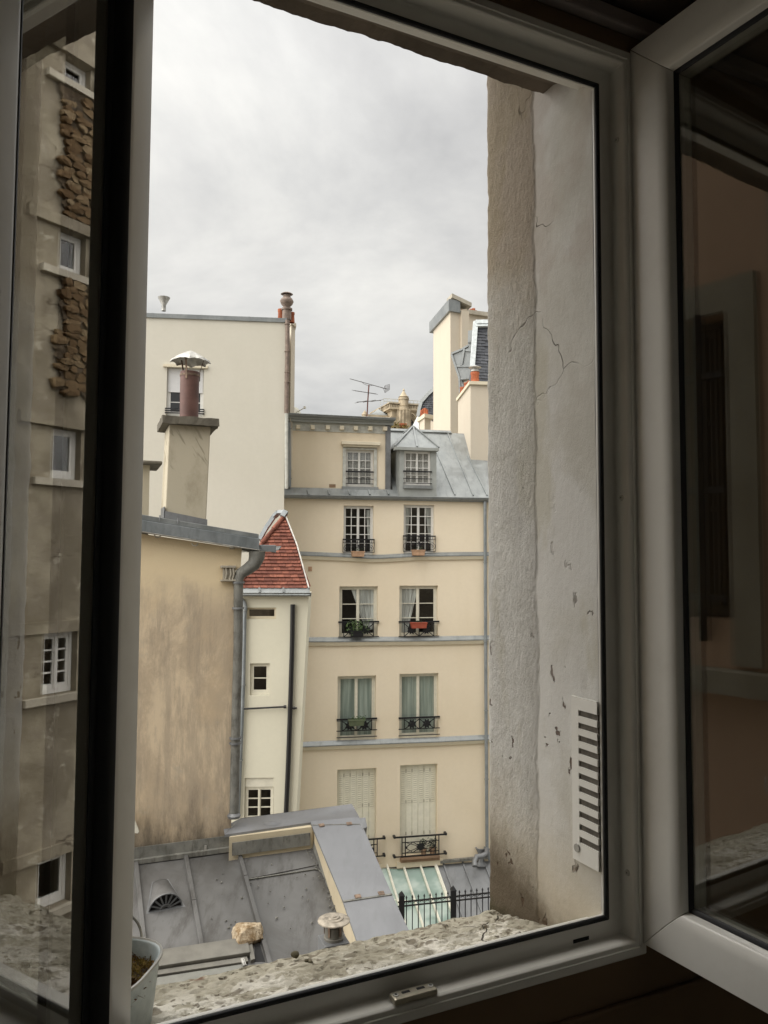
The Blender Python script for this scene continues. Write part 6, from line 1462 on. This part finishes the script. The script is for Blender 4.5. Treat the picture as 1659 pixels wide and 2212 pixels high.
# buttress with niches at the corner under the pinnacle
m = MB(); hw = .9*1.6
for k, (yb, yt, w_) in enumerate(((1170, 1000, 1.9), (1000, 965, 1.6), (965, 915, 1.35))): m.lathe(W3(ccx_, z_of(yb), .6), [(w_, 0), (w_, z_of(yt)-z_of(yb)), (w_*1.1, z_of(yt)-z_of(yb)), (0, z_of(yt)-z_of(yb)+.01)], 8)
m.build('buttress', 'cathedral_stone', ca)
m = MB(); rr = random.Random(8)
for j in range(5):
    for k in range(7):
        an = -math.pi/2+(k-3)*.45; zc = z_of(1150-j*30); c = W3(ccx_, zc, .6)+Vector((math.cos(an), math.sin(an), 0))*1.95
        m.lathe(c, [(.10, 0), (.17, .3), (.10, 1.2), (0, 1.7)], 5)
m.build('crocket', 'cathedral_stone', ca)
m = MB(); m.lathe(W3(ccx_, z_of(915), .6), [(1.5, 0), (1.5, .5), (1.25, .6), (1.25, z_of(895)-z_of(915)), (1.45, z_of(893)-z_of(915)), (1.0, z_of(885)-z_of(915)), (.16, z_of(845)-z_of(915)), (.3, z_of(842)-z_of(915)), (.05, z_of(828)-z_of(915))], 10); m.build('pinnacle', 'cathedral_stone', ca)
# belfry arch
ax_ = CF.at(X3(1048), Y3(1090))[0]; aw_ = CF.at(X3(1072), Y3(1090))[0]-ax_
def arch(w, z_b, z_s, n, N=8):
    pts = [W3(ax_-w, z_b, n), W3(ax_+w, z_b, n)]
    for k in range(N+1): t = k/N*math.pi/3; pts.append(W3(ax_-w+2*w*math.cos(t), z_s+2*w*math.sin(t), n))
    for k in range(N-1, -1, -1): t = k/N*math.pi/3; pts.append(W3(ax_+w-2*w*math.cos(t), z_s+2*w*math.sin(t), n))
    return pts
zs_ = z_of(1075)
for k, (f, n_) in enumerate(((1.5, .9), (1.25, .6), (1.0, .3))):
    A = arch(aw_*f, z_of(1175), zs_, 0.0); B = arch(aw_*(f-.16), z_of(1175), zs_, 0.0); m = MB(); m.prism(A, CF.n*(.12+.0)) if False else None
    a2_ = A[1:]+A[:1]; 
    for i in range(len(A)-1):
        if i == 0: continue
        m.hexa([A[i], A[i+1], B[i+1], B[i], A[i]+CF.n*n_, A[i+1]+CF.n*n_, B[i+1]+CF.n*n_, B[i]+CF.n*n_])
    m.build('arch_moulding', 'cathedral_stone', ca)
m = MB(); m.prism(arch(aw_*.72, z_of(1175), zs_-.4, .02), CF.n*.05); m.build('belfry_opening', 'slot_dark', ca)
# railings and small lead roof on top
m = MB()
for k in range(13): s = s0-1+(s1-s0+4)*k/12; m.bar(W3(s, z_of(948), -1), W3(s, z_of(905), -1), .16)
for y in (905, 925): m.bar(W3(s0-1, z_of(y), -1), W3(s1+3, z_of(y), -1), .14)
m.build('railing', 'grey_trim', ca)
m = MB(); c = W3(CF.at(X3(1050), Y3(930))[0], z_of(925), -5); m.lathe(c, [(3.6, -1), (3.6, 0), (0, z_of(893)-z_of(925))], 4); m.build('roof', 'zinc', ca)
m = MB(); m.bar(c, c+UP*(z_of(800)-z_of(925)), .12); m.build('lightning_rod', 'grey_trim', ca)
# lower gallery and second tower beyond
r2 = CF.rect(X3(745), Y3(1030), X3(876), Y3(1090)); m = MB(); m.box(CF, r2[0], r2[1]+1.5, .001, r2[3], -16, -2); gal = m.build('gallery', 'cathedral_stone', ca)
m = MB(); m.box(CF, r2[0]-.5, r2[1]+2, r2[3]-1.4, r2[3]-.9, -16.5, -1.6); m.box(CF, r2[0]-.3, r2[1]+2, r2[3]-.1, r2[3]+.5, -16.3, -1.8)
for k in range(14): s = r2[0]+(r2[1]-r2[0])*k/14; m.box(CF, s, s+.35, r2[3]-2.2, r2[3]-1.4, -2, -1.7)
m.build('cornice', 'cathedral_stone', ca)
m = MB(); m.box(CF, r2[0]-3.8, r2[0]+.5, .001, CF.at(X3(740), Y3(1045))[1], -16, -3); m.box(CF, r2[0]-4.1, r2[0]+.5, CF.at(X3(740), Y3(1050))[1], CF.at(X3(740), Y3(1045))[1], -16, -2.6); m.build('gallery_wing', 'cathedral_stone', ca)
pc_ = CF.at(X3(727), Y3(1030)); m = MB(); k = CF.at(X3(727), Y3(968))[1]-pc_[1]; m.lathe(W3(pc_[0], pc_[1], -3.5), [(1.0, -1), (1.0, .2), (.8, .4), (.8, k*.3), (.95, k*.35), (.1, k*.9), (.02, k)], 8); m.build('pinnacle', 'cathedral_stone', ca)
m = MB(); c = W3(CF.at(X3(855), Y3(1010))[0], z_of(1012), -6); m.lathe(c, [(3.2, -1), (3.2, 0), (0, 1.9)], 4); m.build('roof', 'zinc', ca)
m = MB(); b_ = CF.at(X3(862), Y3(1000)); m.bar(W3(b_[0], b_[1], -5), W3(b_[0], z_of(893), -5), .12); m.build('lightning_rod', 'grey_trim', ca)
# ------------------------------------------------------------------ aerial and dish
AY = 25.2; ay = lambda x, y, d=0.: atY(X3(x), Y3(y), AY+d)
an_ = thing('tv_aerial', 'red-poled television aerial with several yagi arms on the attic roof', 'aerial', ay(711, 1072))
m = MB(); m.tube([ay(711, 1085), ay(719, 920), ay(728, 798)], .022, 6); m.build('mast', 'antenna_red', an_)
def yagi(p, q, n_, el, name):
    m = MB(); m.bar(p, q, .022); d = (q-p).normalized(); e = d.cross(UP).normalized()
    for k in range(n_): c = p.lerp(q, (k+.5)/n_); m.bar(c-e*el, c+e*el, .010)
    m.build(name, 'antenna_metal', an_)
yagi(ay(588, 752, .5), ay(862, 828, -.5), 16, .10, 'yagi'); yagi(ay(612, 840, .4), ay(782, 866, -.3), 7, .16, 'yagi'); yagi(ay(637, 928, -.4), ay(820, 915, .4), 3, .3, 'yagi')
m = MB()
for k in range(9): 
    t = -1+2*k/8; m.bar(ay(850, 830-28*t, -.4), ay(885, 812-20*t, -.5), .008); 
for t in (-1, 1): m.bar(ay(850, 830-28*t, -.4), ay(840, 830, -.4), .012)
m.bar(ay(850, 858, -.4), ay(850, 802, -.4), .010); m.bar(ay(885, 832, -.5), ay(885, 792, -.5), .010); m.build('reflector', 'antenna_metal', an_)
m = MB(); m.tube([ay(668, 770), ay(690, 790), ay(726, 806)], .009, 4); m.tube([ay(726, 806), ay(760, 800), ay(800, 810), ay(840, 825)], .009, 4); m.build('cable', 'antenna_metal', an_)
c = atY(X3(165), Y3(1012), 24.5); m = MB(); m.lathe(c, [(0, .05), (.12, .04), (.22, 0), (.21, -.01), (0, .03)], 16, Vector((.5, -.8, .2))); dsh = thing('satellite_dish', 'small white satellite dish on the roof beside the tall cream wall', 'satellite dish', c-UP*.4)
m.build('dish', 'white_bar', dsh); m = MB(); m.bar(c-UP*.45, c, .04); m.bar(c, c+Vector((.35, -.3, .12)), .02); m.lathe(c+Vector((.35, -.3, .12)), [(0, -.04), (.04, -.03), (.04, .04), (0, .05)], 8); m.build('feed_arm', 'white_bar', dsh)
# ------------------------------------------------------------------ the rubble building seen only in the left sash
MXc = FL.w(0, H, -.021); MN = FL.n
def mirror(p, c0, n_): return p - n_*2*((p-c0).dot(n_))
class MirFrame(Frame):
    """a facade laid out where its mirror image appears in a sash pane, then reflected back to where it really stands"""
    def __init__(s, a, b, c0, n_):
        v = Frame(a, b); s.c0, s.mn = c0, n_; s.o = mirror(v.o, Vector((c0.x, c0.y, 0)), n_); s.x = v.x-n_*2*v.x.dot(n_); s.n = v.n-n_*2*v.n.dot(n_); s.a = s.b = 0; s.v = v
    def at(s, u, v, n=0.): return s.v.at(u, v, n)
RB = MirFrame(17.8, 1.557, MXc, MN)
rb = thing('rubble_building', 'old building of exposed brown rubble stone and cracked plaster reflected in the left sash', 'building', RB.w(-8.0, 0, -1))
c1 = lambda x, y: ((x/2.213)/1.3562, (y/2.213)/1.3562)
c2_f = lambda x, y: ((x/2.213)/1.3562, (1000+y/2.213)/1.3562)
c3_f = lambda x, y: ((x/2.2125)/1.3562, (2000+y/2.2125)/1.3562)
def rbr(p0, p1, p2, p3):
    P = [RB.at(*p) for p in (p0, p1, p2, p3)]; return (min((P[0][0]+P[3][0])/2, (P[1][0]+P[2][0])/2), max((P[0][0]+P[3][0])/2, (P[1][0]+P[2][0])/2), (P[2][1]+P[3][1])/2, (P[0][1]+P[1][1])/2)
Wn = [rbr(c1(425, 385), c1(590, 420), c1(585, 620), c1(420, 510)), rbr(c1(392, 1480), c1(560, 1540), c1(548, 1810), c1(388, 1750)), rbr(c2_f(345, 560), c2_f(530, 575), c2_f(515, 905), c2_f(338, 890)), rbr(c2_f(290, 1900), c2_f(500, 1870), c3_f(495, 60), c3_f(272, 88)), rbr(c3_f(250, 1165), c3_f(470, 1080), c3_f(450, 1440), c3_f(240, 1480))]
rs0 = RB.at(-60, 1200)[0]; rs1_ = RB.at(262, 1200)[0]
sA_, sB_ = min(rs0, rs1_), max(rs0, rs1_)
a = Mat('rubble_plaster', .93, 0, .1)
z = a.dot((0, 0, 1), -H); crk = a.rng(a.voro(1.4, 'DISTANCE_TO_EDGE', warp=.6), .012, .003); n = a.noise(1.5, 6, .65)
c = a.mix(a.rng(n, .40, .58), (.35, .31, .235), (.22, .19, .14)); c = a.mix(a.math('MULTIPLY', a.rng(a.noise(3, 8, .78, off=(7, 2, 2)), .46, .60), .6), c, (.27, .235, .185)); c = a.mix(a.math('MULTIPLY', a.rng(a.noise(4, 6, .7, off=(2, 2, 2)), .6, .64), .7), c, (.50, .46, .37)); c = a.mix(a.math('MULTIPLY', crk, a.rng(a.noise(1.1, 2, .5, off=(6, 1, 1)), .50, .60, 0, .8)), c, (.09, .07, .05))
a.col(c); a.bump(a.noise(12, 7, .7), .02, .8); M['rubble_plaster'] = a.m
wall_holes(RB, sA_, sB_, .001, H+14, Wn, 'rubble_plaster', rb, depth=.22, thick=3.5)
for i, r in enumerate(Wn):
    casement(RB, r, rb, 1 if i != 3 else 2, 1, 1 if i != 3 else 4, -.12, 'window_paint_white', fw=.07, depth=.8)
    m = MB(); m.box(RB, r[0]-.3, r[1]+.3, r[2]-.10, r[2]-.002, 0, .09); m.build('window_sill', 'stone_pale', rb)
    m = MB(); m.box(RB, r[0]-.5, r[1]+.5, r[3]+.002, r[3]+.16, 0, .05+.03*(i < 3)); m.build('window_lintel', 'rubble_plaster', rb)
zmin = RB.at(190, (1000+430/2.213)/1.3562)[1]; zmax = RB.at(200, 130)[1]
vis0, vis1 = min(RB.at(112, 600)[0], RB.at(232, 600)[0]), max(RB.at(112, 600)[0], RB.at(232, 600)[0])
mat_holes = [(r[0]-.16, r[1]+.16, r[2]-.16, r[3]+.20) for r in Wn]
mort = MB(); gm = {}; RX = [(r[0]-.06, r[1]+.06, r[2]-.10, r[3]+.16) for r in Wn]
for i in range(60):
    for j in range(260):
        x0_, x1_ = vis0+(vis1-vis0)*i/60, vis0+(vis1-vis0)*(i+1)/60; z0_, z1_ = zmin+(zmax-zmin)*j/260, zmin+(zmax-zmin)*(j+1)/260
        cx_, cz_ = (x0_+x1_)/2, (z0_+z1_)/2; rag = .04*fbm(Vector((cz_*3, cx_*3, 2)), 3)
        if any(q_[0]+rag < cx_ < q_[1]+rag and q_[2]+rag < cz_ < q_[3]+rag for q_ in RX) or cz_ < zmin+.15+rag*2 or cx_ < vis0+.12+.25*fbm(Vector((cz_*2.2, 7, 2)), 4): continue
        def V_(x, z):
            k = (round(x, 4), round(z, 4))
            if k not in gm: gm[k] = len(mort.v); mort.v.append(RB.w(x, z, .02+.03*(1+fbm(Vector((x*4, z*5, 3)), 5))))
            return gm[k]
        mort.f.append((V_(x0_, z0_), V_(x1_, z0_), V_(x1_, z1_), V_(x0_, z1_))); mort.sm.append(False)
mort.build('mortar_bed', 'mortar', rb)
rr = random.Random(17); cnt = 0; z = zmin+.1
while z < zmax and cnt < 298:
    h = rr.uniform(.075, .14); x = vis0+rr.uniform(0, .2)
    while x < vis1 and cnt < 298:
        w_ = rr.uniform(.10, .30); cx_, cz_ = x+w_/2, z+h/2
        if not any(q_[0] < cx_ < q_[1] and q_[2] < cz_ < q_[3] for q_ in mat_holes) and rr.random() > .06:
            g_ = -.012; jt = lambda k: rr.uniform(-k, k); n0 = .02; n1_ = rr.uniform(.065, .12); tilt = jt(.05)*w_*2
            K = 7; ring = []
            for k in range(K):
                t = 2*math.pi*(k+rr.uniform(-.3, .3))/K; cx2, sx2 = math.cos(t), math.sin(t); q_ = (abs(cx2)**4+abs(sx2)**4)**-.25; ring.append((cx2*q_*(w_/2-g_)*rr.uniform(.72, 1.10), sx2*q_*(h/2-g_)*rr.uniform(.72, 1.10)))
            m = MB(); P0 = [RB.w(cx_+a_, cz_+b_+tilt*a_/w_, n0) for a_, b_ in ring]; P1 = [RB.w(cx_+a_*.93, cz_+b_*.88+tilt*a_/w_, n1_*rr.uniform(.75, 1.05)) for a_, b_ in ring]; ctr_ = RB.w(cx_+jt(.02), cz_+jt(.02), n1_*rr.uniform(.85, 1.1))
            for k in range(K): k2 = (k+1) % K; m.poly([P0[k], P0[k2], P1[k2], P1[k]]); m.poly([P1[k], P1[k2], ctr_])
            m.build('stone', 'rubble_stone', rb); cnt += 1
        x += w_
    z += h*.92
# ------------------------------------------------------------------ left wing seen only in the right sash
RXc = FR.w(0, H, -.021)
LB = MirFrame(5.5, -1.279, RXc, FR.n)
lb = thing('left_wing', 'brown plastered wing with one curtained window reflected in the right sash', 'building', LB.w(-1, 0, -.5))
plaster('pink_render', (.66, .46, .33), (.52, .36, .25), .5, .3, .8, .004, 30)
cL = lambda x, y, o=1000: ((1380+x/1.907)/1.3562, (o+y/1.907)/1.3562)
P = [LB.at(*p) for p in (cL(1195, 1800, 0), cL(1425, 1740, 0), cL(1455, 1535), cL(1200, 1560))]
hL = (min(P[0][0], P[3][0]), max(P[1][0], P[2][0]), (P[2][1]+P[3][1])/2, (P[0][1]+P[1][1])/2)
e0, e1 = sorted((LB.at(1440, 1200)[0], LB.at(1900, 1200)[0]))
wall_holes(LB, e0-.15, e1, .001, H+7, [hL], 'pink_render', lb, depth=.15, thick=.4)
casement(LB, hL, lb, 2, 1, 3, -.10, 'dark_timber', fw=.05, curtain=[('c', 'lace', (0, 1, 0, 1, 0, 1))], depth=.8)
m = MB(); m.box(LB, hL[1]+.002, hL[1]+.14, hL[2]-.2, hL[3]+.15, 0, .03); m.box(LB, hL[0]-.10, hL[1]+.25, hL[2]-.32, hL[2]-.22, 0, .12); m.box(LB, hL[0]-.1, hL[1]+.14, hL[3]+.002, hL[3]+.15, 0, .025); m.build('surround', 'stack_side', lb)
m = MB()
for z in [LB.at(1540, v)[1] for v in (815, 1060, 1290)]: m.bar(LB.w(hL[0], z, .04), LB.w(hL[1], z, .04), .03)
m.bar(LB.w((hL[0]+hL[1])/2, hL[2]-.1, .05), LB.w((hL[0]+hL[1])/2, hL[3], .05), .03); m.build('window_bars', 'iron', lb)
